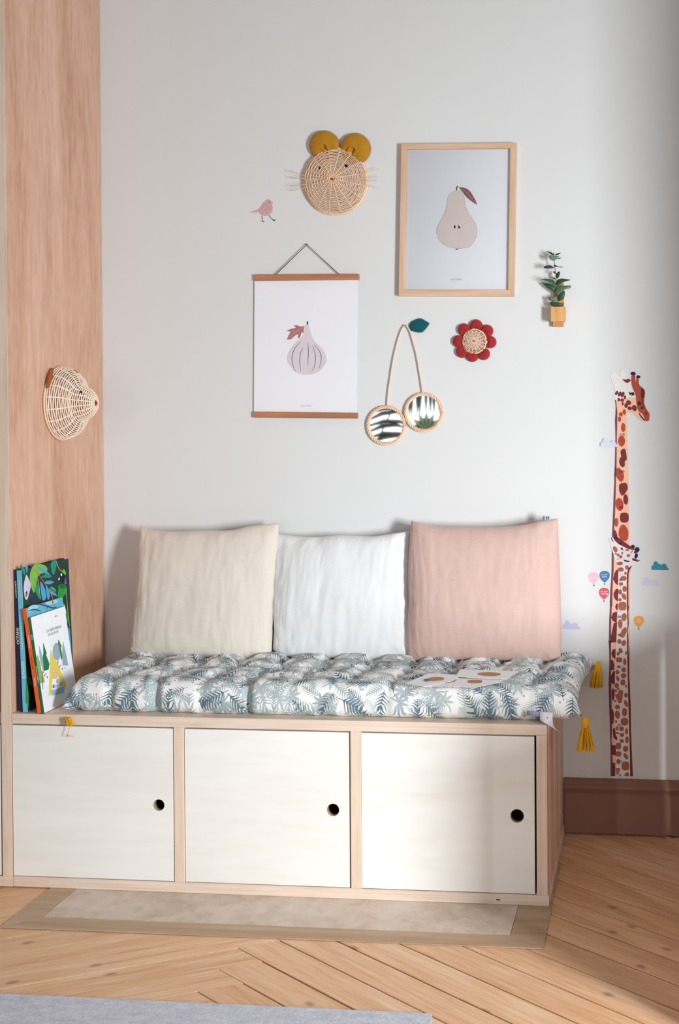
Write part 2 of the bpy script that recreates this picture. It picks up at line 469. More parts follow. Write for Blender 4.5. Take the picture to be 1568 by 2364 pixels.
# ================================================================ STORAGE BENCH
bench = empty('storage_bench', (-.9, -.26, 0), 'low pale plywood storage bench with three square doors, under the patterned seat pad', 'bench')
MB().box(XL+.0005, XR, -D, -.001, HB-TH, HB).build('top_board', M['edge_h'], bench, .0012)
MB().box(XL+.0004, XR+.0035, -D-.0005, -.024, 0, TH).build('bottom_board', M['edge_h'], bench, .0012)
MB().box(XR-.0255, XR, -D+.0005, -.024, TH, HB-TH).build('side_panel', M['okoume_edge'], bench, .0008)
MB().box(XR-.0253, XR-.0004, -D-.0006, -D+.0012, TH, HB-TH-.0002).build('edge_strip', M['edge_v'], bench)
for x0, x1 in ((-1.1521, -1.1262), (-.7136, -.6877)):
    MB().box(x0, x1, -D, -.03, TH, HB-TH).build('divider', M['edge_v'], bench, .001)
MB().box(XL+.001, XR-.026, -.030, -.024, TH, HB-TH).build('back_panel', M['okoume'], bench)
def door(x0, x1, hx, hz, r, parent, name='door'):
    z0, z1 = TH+.0018, HB-TH-.0032
    bm = bmesh.new(); yf, yb = -D+.001, -D+.019
    N = 40
    def ring(y): 
        return [bm.verts.new((hx + r*math.cos(2*math.pi*k/N), y, hz + r*math.sin(2*math.pi*k/N))) for k in range(N)]
    def rect(y): return [bm.verts.new(p) for p in ((x0,y,z0),(x1,y,z0),(x1,y,z1),(x0,y,z1))]
    R = []
    for y in (yf, yb):
        o = rect(y); h = ring(y); 
        es = [bm.edges.new((o[i], o[(i+1) % 4])) for i in range(4)] + [bm.edges.new((h[i], h[(i+1) % N])) for i in range(N)]
        bmesh.ops.triangle_fill(bm, edges=es, use_beauty=True)
        R.append((o, h))
    for a, b in zip(R[0], R[1]):
        m = len(a)
        for i in range(m): bm.faces.new((a[i], a[(i+1) % m], b[(i+1) % m], b[i]))
    bmesh.ops.recalc_face_normals(bm, faces=bm.faces[:])
    c = V(((x0+x1)/2, yf, (z0+z1)/2)); pl = parent.location
    bmesh.ops.translate(bm, vec=-c, verts=bm.verts[:])
    me = bpy.data.meshes.new(name); bm.to_mesh(me); bm.free(); me.materials.append(M['birch'])
    o = bpy.data.objects.new(name, me); col.objects.link(o); o.parent = parent; o.location = c - pl
    return o
for x0, x1, hx, hz, r in ((-1.5640,-1.1540,-1.1905,.2121,.0142), (-1.1243,-.7172,-.7566,.2129,.0152), (-.6868,-.2708,-.3122,.2113,.0162)):
    d = door(x0, x1, hx, hz, r, bench)
    mb = MB(); N = 32                                  # a thin liner ring inside the finger hole
    vs = []; 
    for y in (-D+.0012, -D+.0188):
        for rr in (r, r-.0008): vs += [(hx+rr*math.cos(2*math.pi*k/N), y, hz+rr*math.sin(2*math.pi*k/N)) for k in range(N)]
    fs = []
    for k in range(N):
        j = (k+1) % N
        fs += [(k, j, N+j, N+k), (N+k, N+j, 3*N+j, 3*N+k), (2*N+k, 3*N+k, 3*N+j, 2*N+j), (k, 2*N+k, 2*N+j, j)]
    o = mb.add(vs, fs, True).build('finger_hole', M['hole'], bench); o.parent = d; o.location = -d.location
# ================================================================ TALL CABINET on the left
cab = empty('tall_cabinet', (-1.8, -.26, TH), 'tall pinkish veneered cabinet side rising to the ceiling at the far left', 'cabinet')
X1 = XL - .0252
MB().box(X1, XL, -D, -.001, TH, 2.895).build('side_panel', M['okoume'], cab, .0006)
MB().box(X1+.0002, XL-.0002, -D-.0012, -D-.0001, TH, 2.895).build('edge_strip', M['edge_v'], cab)
MB().box(-2.075, XL, -D-.0005, -.001, 0, TH-.0003).build('bottom_board', M['edge_h'], cab)
MB().box(-2.05, X1-.0005, -D+.004, -.001, HB-TH, HB).build('shelf', M['edge_h'], cab)
for z in (.95, 1.45, 1.95): MB().box(-2.05, X1-.0005, -D+.03, -.001, z, z+TH).build('shelf', M['edge_h'], cab)
MB().box(-2.075, -2.0502, -D, -.001, TH, 2.895).build('side_panel', M['okoume'], cab)
MB().box(-2.05, X1-.0005, -.006, -.001, TH, 2.895).build('back_panel', M['okoume'], cab)
door(-2.047, X1-.0045, X1-.05, .2121, .0142, cab)

# ================================================================ SEAT PAD
def fnoise(x, y, z=0): return noise.noise(V((x, y, z)))
pad = empty('seat_pad', (-.8, -.26, HB), 'quilted white seat pad printed with grey blue palm fronds, mustard tassels at its corners', 'cushion')
def pad_mesh():
    NU, NVv = 260, 110
    X0, X1_, Y0, Y1 = -1.440, -.166, -.503, -.022
    ZM = HB + .030
    us = [.5 - .5*math.cos(math.pi*i/NU)*(1) for i in range(NU+1)]
    us = [.35*u + .65*(i/NU) for i, u in enumerate(us)]
    vs_ = [.5*(.5 - .5*math.cos(math.pi*i/NVv)) + .5*(i/NVv) for i in range(NVv+1)]
    cols = [-1.325 + .1155*k for k in range(10)]; rows = [-.405, -.29, -.175, -.075]
    random.seed(3)
    tufts = [(x + random.uniform(-.008, .008) + (.02 if j % 2 else 0), y + random.uniform(-.008, .008)) for j, y in enumerate(rows) for x in cols]
    strong = [random.random() for _ in cols]
    def plan(u, v):
        # outline with drawn-out corners ("ears")
        cu, cv = 2*u-1, 2*v-1
        ex = 1 + ((.024 if cv > 0 else .012)*(cv**8) - .016*(1-cv*cv)*cu**4 if cu > 0 else .006*cv**8 - .004*(1-cv*cv)*cu**4)
        ey = 1 + (.045 if cu > 0 else .02)*(abs(cu)**22) 
        x = (X0+X1_)/2 + (X1_-X0)/2*cu*ex
        y = (Y0+Y1)/2 + (Y1-Y0)/2*cv*ey
        y += .006*fnoise(x*7, 3, v)*(1-abs(cv)**.5) 
        if v < .5:      # front edge drawn in at the tuft columns
            wgt = (1-2*v)**6
            for c, s in zip(cols, strong):
                y += wgt*(.002+.020*s**3)*math.exp(-((x-c)/.011)**2)
        return x, y
    def prof(d, r): 
        d = min(max(d, 0), r); return math.sqrt(max(0, 1-(1-d/r)**2))
    def cstr(x, y):
        if y > rows[0]: return 1
        k = min(range(len(cols)), key=lambda i: abs(cols[i]-x)); return .12 + .8*strong[k]**2
    def height(u, v, x, y):
        dx = min(u, 1-u)*(X1_-X0); dy = min(v, 1-v)*(Y1-Y0)
        e = prof(dy, .050)*prof(dx, .045 if u < .5 else .06)
        dip = 0; 
        for tx, ty in tufts:
            ax, ay = abs(x-tx), abs(y-ty)
            if ax < .09 and ay < .09:
                d2 = ax*ax+ay*ay
                dip = max(dip, .80*math.exp(-d2/(.022**2)))
                dip = max(dip, cstr(tx, y)*.46*math.exp(-(ax/.013)**2)*math.exp(-(ay/.075)**4))
                dip = max(dip, .46*math.exp(-(ay/.014)**2)*math.exp(-(ax/.065)**4))
        w = .05*fnoise(x*16, y*16, 1) + .03*fnoise(x*40, y*40, 5)
        return e, 1-dip+w
    mb = MB(); uv = []
    top = {}
    for i, u in enumerate(us):
        acc = 0
        for j, v in enumerate(vs_):
            x, y = plan(u, v); e, h = height(u, v, x, y)
            z = ZM + .053*e*h
            if y > -.130 and -1.40 < x < -.25:      # pressed down where the pillows stand
                k = min(1, (y+.130)/.03); z = z*(1-k) + min(z, HB+.063)*k
            # ends sag over the sides
            if u > .93 : z -= .010*((u-.93)/.07)**2 * (1 if v < .5 else -.9)
            if u < .02 and v < .12: z -= .018*(1-u/.02)*(1-v/.12)
            top[i, j] = len(mb.v); mb.v.append(V((x, y, z)))
            # arc length keeps the print undistorted over the rounded front
            if j: acc += (mb.v[-1] - mb.v[-2]).length
            uv.append((x, acc))
    bot = {}
    for i, u in enumerate(us):
        acc = 0; col_ = []
        for j, v in enumerate(vs_):
            if i in (0, NU) or j in (0, NVv): bot[i, j] = top[i, j]; col_.append(mb.v[top[i, j]]); continue
            x, y = plan(u, v); dx = min(u, 1-u)*(X1_-X0); dy = min(v, 1-v)*(Y1-Y0)
            e = prof(dy, .045)*prof(dx, .06)
            t0 = mb.v[top[i, 0]].z if v < .5 else mb.v[top[i, NVv]].z
            z = max(HB + .0008, min(ZM, t0) - .034*e + .004*fnoise(x*25, y*25, 9))
            if x > XR + .004: z = ZM - .03*e
            bot[i, j] = len(mb.v); mb.v.append(V((x, y, z))); uv.append((x, -dy if v < .5 else dy + 1))
    for i in range(NU):
        for j in range(NVv):
            mb.f.append((top[i,j], top[i+1,j], top[i+1,j+1], top[i,j+1])); mb.sm.append(True)
            mb.f.append((bot[i,j], bot[i,j+1], bot[i+1,j+1], bot[i+1,j])); mb.sm.append(True)
    mb.uv = uv
    return mb, ZM
pm, PZM = pad_mesh()
pm.build('quilted_cover', M['print'], pad)
def pad_top(x, y):                         # highest cover vertex near a plan point
    b = HB
    for p in pm.v:
        if abs(p.x-x) < .012 and abs(p.y-y) < .012 and p.z > b: b = p.z
    return b

def tassel(top, length, r0, r1, ballr, lean=(0,0), n=70, ball=True):
    top = V(top)
    o = empty('tassel', top - pad.location, None, None); o.parent = pad
    for k in ('label', 'category'):
        if k in o: del o[k]
    o['label'] = 'mustard yellow thread tassel'
    neck = top + V((0, 0, -ballr*2)) if ball else top
    if ball:
        mb = MB(); rings = 8; segs = 14; vs = []; fs = []
        for i in range(rings+1):
            a = math.pi*i/rings
            for k in range(segs):
                b = 2*math.pi*k/segs; rr = ballr*(1+.06*math.sin(b*7))
                vs.append(top + V((rr*math.sin(a)*math.cos(b), rr*math.sin(a)*math.sin(b), -ballr + ballr*math.cos(a))))
        for i in range(rings):
            for k in range(segs):
                fs.append((i*segs+k, (i+1)*segs+k, (i+1)*segs+(k+1) % segs, i*segs+(k+1) % segs))
        mb.add(vs, fs, True).build('knot', M['tassel'], o)
        mb = MB()
        for q in range(4):
            z = neck.z + .002 - q*.0016
            mb.tube([(neck.x + r0*.8*math.cos(t*.524), neck.y + r0*.8*math.sin(t*.524), z) for t in range(12)], .001, 5, True)
        mb.build('binding', M['tassel'], o)
    mb = MB()
    for k in range(n):
        a = random.uniform(0, 6.283); q = math.sqrt(random.random())
        L = length*random.uniform(.9, 1.03)
        p = []
        for s in range(6):
            t = s/5; rad = (r0*.75 + (r1-r0)*(t**.8))*q + .001*math.sin(5*t+k)
            p.append(neck + V((rad*math.cos(a)+lean[0]*t, rad*math.sin(a)*.8+lean[1]*t, -L*t)))
        mb.tube(p, .0011, 4)
    sk = mb.build('fringe', M['tassel'], o); sk['kind'] = 'stuff'
    return o
tassel(on_wall(1352, 1655, -.505), .060, .009, .027, .0105)
tassel(on_wall(1382, 1528, -.045), .070, .006, .023, .004, (-.006, 0), ball=False, n=80)
tl = tassel(on_wall(156, 1656, -.535), .018, .008, .014, .006, (.010, 0), n=36, ball=False)
mb = MB(); pts = [on_wall(x, y, -.537) for x, y in ((161,1668),(160,1684),(156,1696),(153,1699),(162,1699),(170,1700))]
mb.tube(pts, .0008, 5).build('loose_thread', M['tassel'], tl)

# sewn-in textile tags on the front seam
tg = MB()
def sheet(pts_rows, th=.0006):
    """a thin curved sheet through rows of 3D points"""
    mb = MB(); nr, nc = len(pts_rows), len(pts_rows[0])
    vs = [V(p) for r in pts_rows for p in r]
    off = V((0, th, 0)); m = len(vs)
    fs = []
    for i in range(nr-1):
        for j in range(nc-1):
            a = i*nc+j; fs.append((a, a+1, a+nc+1, a+nc)); fs.append((m+a, m+a+nc, m+a+nc+1, m+a+1))
    for i in range(nr-1):
        for j in (0, nc-1):
            a = i*nc+j; fs.append((a, a+nc, m+a+nc, m+a) if j == 0 else (a, m+a, m+a+nc, a+nc))
    for j in range(nc-1):
        a = j; fs.append((a, m+a, m+a+1, a+1)); a = (nr-1)*nc+j; fs.append((a, a+1, m+a+1, m+a))
    return mb.add(vs + [p+off for p in vs], fs, True)
Yt = -.516
sheet([[on_wall(1216,1641,Yt), on_wall(1231,1642,Yt), on_wall(1247,1643,Yt)], [on_wall(1217,1651,Yt), on_wall(1231,1652,Yt), on_wall(1247,1654,Yt)]]).build('brand_tag', flat('tag_lavender', (150,152,184)), pad)
tgo = sheet([[on_wall(1246,1642,Yt-.001), on_wall(1262,1644,Yt-.001), on_wall(1277,1645,Yt-.001)],
       [on_wall(1246,1655,Yt-.003), on_wall(1262,1657,Yt-.003), on_wall(1276,1659,Yt-.003)],
       [on_wall(1248,1663,Yt-.005), on_wall(1263,1667,Yt-.005), on_wall(1277,1672,Yt-.005)],
       [on_wall(1254,1667,Yt-.012), on_wall(1268,1674,Yt-.011), on_wall(1281,1680,Yt-.006)],
       [on_wall(1266,1674,Yt-.014), on_wall(1278,1681,Yt-.012), on_wall(1294,1692,Yt-.006)]]).build('care_tag', flat('tag_white', (232,228,236)), pad)


MB().slab([on_wall(*q, -D-.0011) for q in ((1146,2076),(1155,2076.5),(1155,2078.6),(1146,2078.2))], (0,.0004,0)).build('nail_slot', M['dark'], bench)
# ================================================================ PILLOWS
def pillow(name, px, T, mat, seed, label, sharp=.0, yb=-.118, yt=-.062):
    """px: four boundary polylines in photo pixels: bottom (l->r), right (b->t), top (l->r), left (b->t)"""
    nrm = V((0, -1, (yt-yb)/.36)).normalized()           # faces the camera, leans on the wall
    P0 = V((0, yb, .50))
    def conv(pl):
        pl = smooth(pl, 8, False); return [on_plane(x, y, P0, nrm) for x, y in pl]
    Bm, Rt, Tp, Lf = [conv(p) for p in px]
    def at(c, t):
        k = t*(len(c)-1); i = min(int(k), len(c)-2); return c[i].lerp(c[i+1], k-i)
    N = 84
    ts = [.3*(.5-.5*math.cos(math.pi*i/N)) + .7*i/N for i in range(N+1)]
    mb = MB(); uv = []
    base = {}
    for i, u in enumerate(ts):
        for j, v in enumerate(ts):
            b, t_, l, r = at(Bm, u), at(Tp, u), at(Lf, v), at(Rt, v)
            p = b*(1-v) + t_*v + l*(1-u) + r*u - (Bm[0]*(1-u)*(1-v) + Bm[-1]*u*(1-v) + Tp[0]*(1-u)*v + Tp[-1]*u*v)
            base[i, j] = p
    def thick(u, v):
        a = (1-abs(2*u-1)**2.6)*(1-abs(2*v-1)**2.6); return max(a, 0)**.52
    front = {}
    for side in (0, 1):
        g = {}
        for i, u in enumerate(ts):
            for j, v in enumerate(ts):
                if side and (i in (0, N) or j in (0, N)): g[i, j] = front[i, j]; continue
                th = thick(u, v); p = base[i, j].copy()
                if side == 0:
                    eb = min(u, 1-u, v, 1-v)
                    wr = .0028*fnoise(u*8+seed, v*1.9, seed) + .0016*fnoise(u*22, v*4+seed, 2) + .0012*fnoise(u*60, v*9, seed) + .0022*fnoise((u+v)*5, (u-v)*3+seed, 3)
                    # gathers running in from the seams
                    k = math.exp(-((min(v, 1-v))/.10)**2); wr += k*.0050*fnoise(u*13+seed*2, v*1.2, 7)
                    k2 = math.exp(-((min(u, 1-u))/.09)**2); wr += k2*.0060*fnoise(u*1.2, v*14+seed*3, 4)
                    cr = math.exp(-((u*u + v*v)/.02)) + math.exp(-(((1-u)**2+v*v)/.02))
                    wr += cr*.006*fnoise((u+v)*24, seed, (u-v)*5)
                    p += nrm*(T*th*1.0 + wr*min(1, eb*14))
                    p.z -= .012*th*(1-v)
                else:
                    p -= nrm*T*.62*th
                    if p.y > -.004: p.y = -.004
                if p.z < HB + .064: p.z = HB + .064
                g[i, j] = len(mb.v); mb.v.append(p)
        if side == 0: front = g
        for i in range(N):
            for j in range(N):
                q = (g[i,j], g[i+1,j], g[i+1,j+1], g[i,j+1])
                mb.f.append(q if side == 0 else q[::-1]); mb.sm.append(True)
    lo = min(p.z for p in mb.v); c = sum(mb.v, V()) / len(mb.v)
    o = empty(name, (c.x, c.y, lo), label, 'cushion', 'throw pillows along the wall')
    mb.build('cover', mat, o, origin=(c.x, c.y, lo))
    return o
pillow('throw_pillow', [
    [(630,1500),(660,1514),(720,1518),(790,1519),(870,1524),(948,1520)],
    [(948,1520),(949,1450),(948,1380),(949,1300),(949,1240),(946,1226)],
    [(636,1232),(690,1238),(740,1239),(790,1235),(860,1238),(910,1231),(946,1226)],
    [(630,1500),(634,1450),(631,1400),(634,1340),(636,1280),(636,1232)]], .052, M['white_l'], 3.1,
    'white linen throw pillow, middle one of the three leaning on the wall', yb=-.105, yt=-.05)
pillow('throw_pillow', [
    [(300,1511),(345,1513),(420,1516),(500,1517),(560,1521),(627,1520)],
    [(627,1520),(629,1470),(632,1400),(636,1330),(642,1260),(644,1208)],
    [(325,1213),(350,1222),(400,1226),(470,1224),(530,1224),(580,1214),(644,1208)],
    [(300,1511),(306,1470),(315,1400),(319,1330),(323,1270),(325,1213)]], .066, M['beige'], 8.7,
    'oatmeal beige linen throw pillow nearest the tall cabinet side')
pk = pillow('throw_pillow', [
    [(942,1524),(1000,1526),(1080,1522),(1160,1524),(1230,1526),(1294,1527)],
    [(1294,1527),(1297,1460),(1295,1390),(1293,1320),(1290,1250),(1288,1197)],
    [(950,1202),(968,1206),(1010,1214),(1080,1216),(1150,1216),(1210,1211),(1250,1202),(1288,1197)],
    [(942,1524),(941,1450),(945,1390),(944,1320),(947,1250),(950,1202)]], .072, M['pink'], 5.3,
    'blush pink linen throw pillow at the right end, by the giraffe')
sheet([[on_wall(1253,1191,-.064), on_wall(1262,1191,-.064), on_wall(1271,1190,-.064)], [on_wall(1253,1206,-.064), on_wall(1262,1204,-.064), on_wall(1271,1203,-.064)]]).build('sewn_tag', flat('tag_grey', (196,206,212)), pk)
mbt = MB()
for q in ((1261,1192,1263,1200),(1265,1192,1267,1200),(1262,1195,1270,1196.5),(1255,1193,1257,1201)):
    mbt.slab([on_wall(q[0],q[1],-.0648), on_wall(q[2],q[1],-.0648), on_wall(q[2],q[3],-.0648), on_wall(q[0],q[3],-.0648)], (0,.0004,0))
mbt.build('tag_print', flat('ink_slate', (70,98,120)), pk)

# ================================================================ FLAT PRINT TOOLS
class Pieces:
    """flat printed or cut shapes; built, each becomes a part of its own"""
    def __init__(s): s.l = []
    def build(s, name, mat, parent=None, origin=None):
        r = None
        for m in s.l:
            c = sum(m.v, V()) / len(m.v)
            r = m.build(name, mat, parent, origin=origin if origin is not None else c)
        return r
    def one(s): return join(*s.l)
def plates(polys, cv, off, th=.0004, sm=0, plane=None):
    """polys in crop pixels -> thin slabs on the wall (or on another plane)"""
    pc_ = Pieces()
    for p in polys:
        mb = MB()
        if sm: p = smooth(p, sm)
        p = [cv(q) for q in p]
        if plane is None:
            mb.slab([on_wall(x, y, -off) for x, y in p], (0, th, 0))
        else:
            P, N = plane; N = V(N)
            mb.slab([on_plane(x, y, V(P) + N*off, N) for x, y in p], -N*th)
        pc_.l.append(mb)
    return pc_
def text_mb(s, size, origin, X, Y, th=.0003, align='CENTER', shear=0):
    cu = bpy.data.curves.new('t', 'FONT'); cu.body = s; cu.size = size; cu.align_x = align; cu.align_y = 'CENTER'; cu.extrude = 0; cu.resolution_u = 2; cu.shear = shear
    o = bpy.data.objects.new('t', cu); col.objects.link(o)
    dg = bpy.context.evaluated_depsgraph_get(); me = bpy.data.meshes.new_from_object(o.evaluated_get(dg))
    X, Y = V(X).normalized(), V(Y).normalized(); N = X.cross(Y).normalized(); mb = MB()
    vs = [V(origin) + X*v.co.x + Y*v.co.y for v in me.vertices]
    mb.add(vs, [tuple(p.vertices) for p in me.polygons])
    bpy.data.objects.remove(o); bpy.data.curves.remove(cu); bpy.data.meshes.remove(me)
    return mb
def join(*mbs):
    r = MB()
    for m in mbs:
        b = len(r.v); r.v += m.v; r.f += [tuple(i+b for i in f) for f in m.f]; r.sm += m.sm
    return r
WX, WY = V((1,0,0)), V((0,0,1))
ident = lambda p: p
tmk = text_mb('a', .009, on_wall(1264, 1656, Yt-.0042), V((1,0,0)), V((0,0,1))).build('tag_mark', flat('ink_slate', (70,98,120)), tgo)

# ================================================================ GIRAFFE HEIGHT CHART
g1, g2, g3, g4 = crop(7.919,1370,830), crop(7.389,1370,1080), crop(5.444,1280,1220), crop(7.3875,1400,1480)
def px_all(c, pts): return [c(p) for p in pts]
gir = empty('giraffe_height_chart', on_wall(1434, 1790), 'tall giraffe height chart sticker with a calf, on the wall right of the bench', 'wall sticker')
peach, plum, maroon, rust, brownspot, cream, calf, navy, dkbrown = [flat(n, c) for n, c in (
    ('sticker_peach',(240,186,158)),('sticker_plum',(112,68,86)),('sticker_maroon',(118,48,50)),('sticker_rust',(176,72,52)),
    ('sticker_brown',(166,100,70)),('sticker_cream',(226,222,218)),('sticker_pale_lilac',(226,216,220)),('sticker_navy',(38,36,58)),('sticker_umber',(76,46,38)))]
neckL = [(1423,925),(1425.5,945),(1425,970),(1424.3,1020),(1423.7,1083),(1422.5,1110),(1421,1175),(1418.7,1215),(1417.4,1240),(1415,1290),(1413.5,1350),(1412,1400),(1411,1450),(1410,1500),(1410,1560),(1411,1620),(1412,1680),(1413,1740),(1414,1792)]
neckR = [(1453,1792),(1452,1700),(1451,1620),(1452.5,1560),(1453,1500),(1454,1440),(1454.5,1400),(1454.5,1320),(1454,1257),(1453,1200),(1452,1140),(1451,1070),(1449.5,1019),(1448.5,975),(1447,945)]
jaw = px_all(g1, [(420,730),(500,700),(620,690),(700,690),(775,690),(800,880),(840,955),(915,1010),(945,1120),(915,1140),(860,1120),(800,1045),(740,1000),(640,962),(612,940),(606,1010),(440,1010)])
plates([neckL + neckR], ident, .0006, .0005).build('neck', peach, gir)
plates([jaw], ident, .0010, .0003).build('jaw', peach, gir)
cap = plates([[(320,290),(345,228),(390,220),(440,270),(467,300),(490,230),(515,168),(545,165),(575,210),(597,300),(605,345),(690,365),(720,530),(765,620),(775,700),(700,690),(620,700),(520,720),(440,745),(402,748),(388,690),(382,600),(395,550),(380,480),(335,400)]], g1, .0011, sm=2)
cap.build('head', cream, gir)
maneR = [(1457,1792)]
plates([
    px_all(g1, [(395,735),(415,745),(425,830),(442,950),(438,1100),(436,1250),(430,1420),(428,1600),(424,2000),(420,2138),(386,2138),(396,1900),(403,1600),(408,1450),(405,1300),(398,1120),(410,950),(412,830)]),
    px_all(g2, [(390,0),(388,250),(378,600),(362,950),(352,1080),(345,1190),(322,1180),(330,1000),(342,700),(350,450),(360,280),(366,0)]),
    px_all(g2, [(318,1400),(348,1480),(350,1640),(348,1750),(335,1900),(328,2100),(325,2364),(285,2364),(292,2100),(308,1900),(316,1700)]),
    px_all(g3, [(703,900),(728,900),(722,1000),(716,1150),(711,1400),(712,1640),(694,1640),(688,1400),(692,1150),(700,1000)]),
    px_all(g4, [(40,-10),(80,-10),(75,200),(75,450),(85,740),(88,950),(92,1150),(98,1450),(90,1700),(105,1950),(110,2100),(112,2305),(75,2305),(72,1750),(62,1450),(50,1150),(44,900),(40,720),(52,450),(55,200)])],
    ident, .0011).build('mane', plum, gir)
plates([px_all(g2, [(268,1220),(290,1190),(330,1188),(350,1220),(420,1275),(520,1330),(620,1375),(690,1390),(735,1450),(705,1530),(765,1545),(812,1608),(760,1640),(660,1665),(605,1715),(582,1780),(575,2000),(580,2364)][:-2]) +
        px_all(g3, [(913,700),(912,1000),(922,1200),(917,1400),(918,1600)]) + px_all(g4, [(358,60),(362,400),(372,800),(382,1200),(393,1500),(403,1900),(410,2305),(165,2305),(162,1800),(155,1600),(148,1400),(132,1150),(132,1000),(138,800),(148,600),(155,400),(162,200)]) +
        px_all(g3, [(775,1600),(780,1430),(790,1250),(797,1050),(803,900),(803,560)]) + px_all(g2, [(428,1780),(410,1650),(372,1560),(345,1470),(312,1380),(285,1280)])], ident, .0012).build('calf', calf, gir)
plates([px_all(g2, [(668,1662),(625,1740),(604,1800),(598,2000),(600,2364)]) + px_all(g3, [(944,970),(930,1050),(936,1200),(925,1270),(934,1420),(930,1620)]) +
        px_all(g4, [(398,60),(392,400),(390,620),(402,760),(406,900),(416,1100),(421,1500),(440,2000),(455,2305),(408,2305),(404,2000),(394,1600),(381,1200),(371,800),(361,400),(356,60)]) +
        px_all(g3, [(915,1620),(915,1400),(918,1250),(922,1200),(913,1000),(912,700),(914,580)]) + px_all(g2, [(578,1800),(598,1712)]),
        ], ident, .0016).build('calf_mane', maroon, gir)
# spots
plates([smooth(px_all(g1, p), 2) for p in (
    [(500,1690),(530,1640),(580,1635),(600,1700),(612,1830),(575,1860),(578,1930),(545,1970),(500,1940),(475,1870),(490,1800),(515,1780)],)] +
    [smooth(px_all(g2, p), 2) for p in (
    [(445,290),(475,270),(545,255),(580,290),(588,360),(540,440),(495,472),(460,430),(443,370)],
    [(355,1060),(385,1080),(412,1160),(400,1190),(350,1180)])] +
    [px_all(g2, p) for p in (ell(555,540,40,90,-3), ell(532,850,74,86,0,18,2.8),
    [(428,1740),(400,1742),(362,1800),(340,1900),(380,1970),(422,2005)], [(428,2065),(390,2068),(352,2130),(350,2190),(380,2250),(425,2280)])] +
    [px_all(g3, p) for p in ([(800,945),(780,950),(768,985),(780,1020),(798,1030)], [(790,1045),(740,1060),(718,1120),(740,1165),(785,1185)], [(788,1180),(750,1190),(715,1350),(712,1435),(778,1430)])] +
    [px_all(g4, p) for p in ([(160,135),(110,145),(85,215),(110,280),(155,305)], [(78,320),(110,325),(135,400),(130,490),(78,497)], [(148,505),(115,520),(82,600),(82,700),(110,735),(145,730)],
    ell(118,910,24,108), [(88,1160),(112,1170),(132,1250),(126,1380),(102,1420),(92,1400)], [(110,1500),(150,1480),(160,1600),(190,1650),(180,1700),(120,1640)],
    [(92,1775),(160,1780),(165,1870),(170,1950),(110,1940),(95,1900)], [(108,2080),(150,2070),(155,2200),(150,2300),(108,2300)])] +
    [px_all(g1, ell(*e)) for e in ((427,612,25,42,25),(485,630,30,48,25),(540,640,28,55,20),(580,690,20,38,0),(467,732,24,33),(530,742,34,30),(540,808,17,30),(648,788,48,40,35),(602,842,33,43),(668,892,40,34,20),(752,888,43,58,-18))],
    ident, .0018).build('dark_spot', maroon, gir)
plates([px_all(g1, ell(*e)) for e in ((568,960,30,50),(505,1000,33,38),(483,1090,28,50),(550,1242,38,82),(520,1490,62,98))] +
    [smooth(px_all(g2, p), 2) for p in ([(400,20),(440,0),(480,40),(520,110),(522,180),(480,240),(430,200),(395,130)], [(435,1130),(450,1030),(500,970),(545,985),(590,1060),(600,1120),(585,1220),(540,1248),(470,1215)])] +
    [px_all(g2, ell(*e)) for e in ((450,625,65,112,-8),(395,930,33,76))] +
    [smooth(px_all(g1, [(705,290),(700,380),(700,450),(725,530),(765,610),(785,700),(795,800),(805,880),(840,950),(900,990),(925,1040),(955,1115),(985,1130),(1015,1115),(1025,1060),(1028,1000),(1010,960),(975,910),(945,840),(930,780),(940,680),(945,590),(925,540),(880,500),(845,470),(830,400),(838,330),(795,330),(790,388),(770,388),(768,290)]), 2)],
    ident, .0019).build('rust_marking', rust, gir)
calf_spots = [px_all(g2, ell(*e)) for e in ((375,1390,36,55,-25),(385,1465,14,18),(425,1485,26,24),(470,1520,29,31),(495,1455,17,21),(580,1405,34,16),(600,1498,29,27),(420,1558,10,12),(455,1632,54,33),(470,1735,52,40),(575,1698,33,36),(550,1800,21,25),(515,1885,54,44),(475,1982,36,31),(535,2065,37,52),(460,2118,32,47),(525,2195,35,60,-25),(458,2250,26,27))]
calf_spots += [px_all(g3, ell(*e)) for e in ((857,977,50,54,0,16,3.2),(878,1115,32,52,6),(830,1200,28,60),(817,1420,26,31),(873,1440,30,38,25),(835,1535,24,36,-20),(801,1580,17,19),(902,1565,13,22))]
calf_spots += [px_all(g3, [(790,1335),(840,1310),(850,1275),(890,1238),(914,1258),(910,1300),(890,1340),(870,1375),(830,1362)])]
calf_spots += [px_all(g4, ell(*e)) for e in ((220,320,54,45,0,14,3),(315,352,28,58),(215,440,34,20,15),(298,490,40,42),(190,530,32,38),(295,592,46,43),(195,640,24,50,-15),(283,705,41,50,0,14,3),(178,760,38,45),(338,768,17,25),(160,850,22,28),(338,922,34,42),(155,1025,18,21),(338,1065,30,62,-20),(190,1125,42,40),(190,1255,44,72,-8),(312,1212,42,68,0,14,3),(312,1375,66,70),(168,1372,19,27),(262,1495,40,40),(345,1540,27,52),(185,1490,24,38),(190,1570,34,16,12),(268,1600,38,34),(265,1705,38,32,15),(355,1685,28,60),(207,1790,45,58,0,14,3),(330,1838,46,52),(212,1925,46,45,0,14,3),(335,1965,32,60,-30),(203,2055,32,48),(328,2130,66,75,0,16,3))]
calf_spots += [px_all(g4, p) for p in ([(200,860),(250,830),(290,850),(275,980),(260,1050),(210,1060),(190,1010),(160,960),(150,910),(205,900)], [(168,2165),(240,2170),(205,2280),(178,2285)], [(305,2300),(325,2250),(360,2235),(388,2260),(392,2300)], [(215,2300),(240,2265),(262,2300)])]
plates(calf_spots, ident, .0020).build('calf_spot', brownspot, gir)
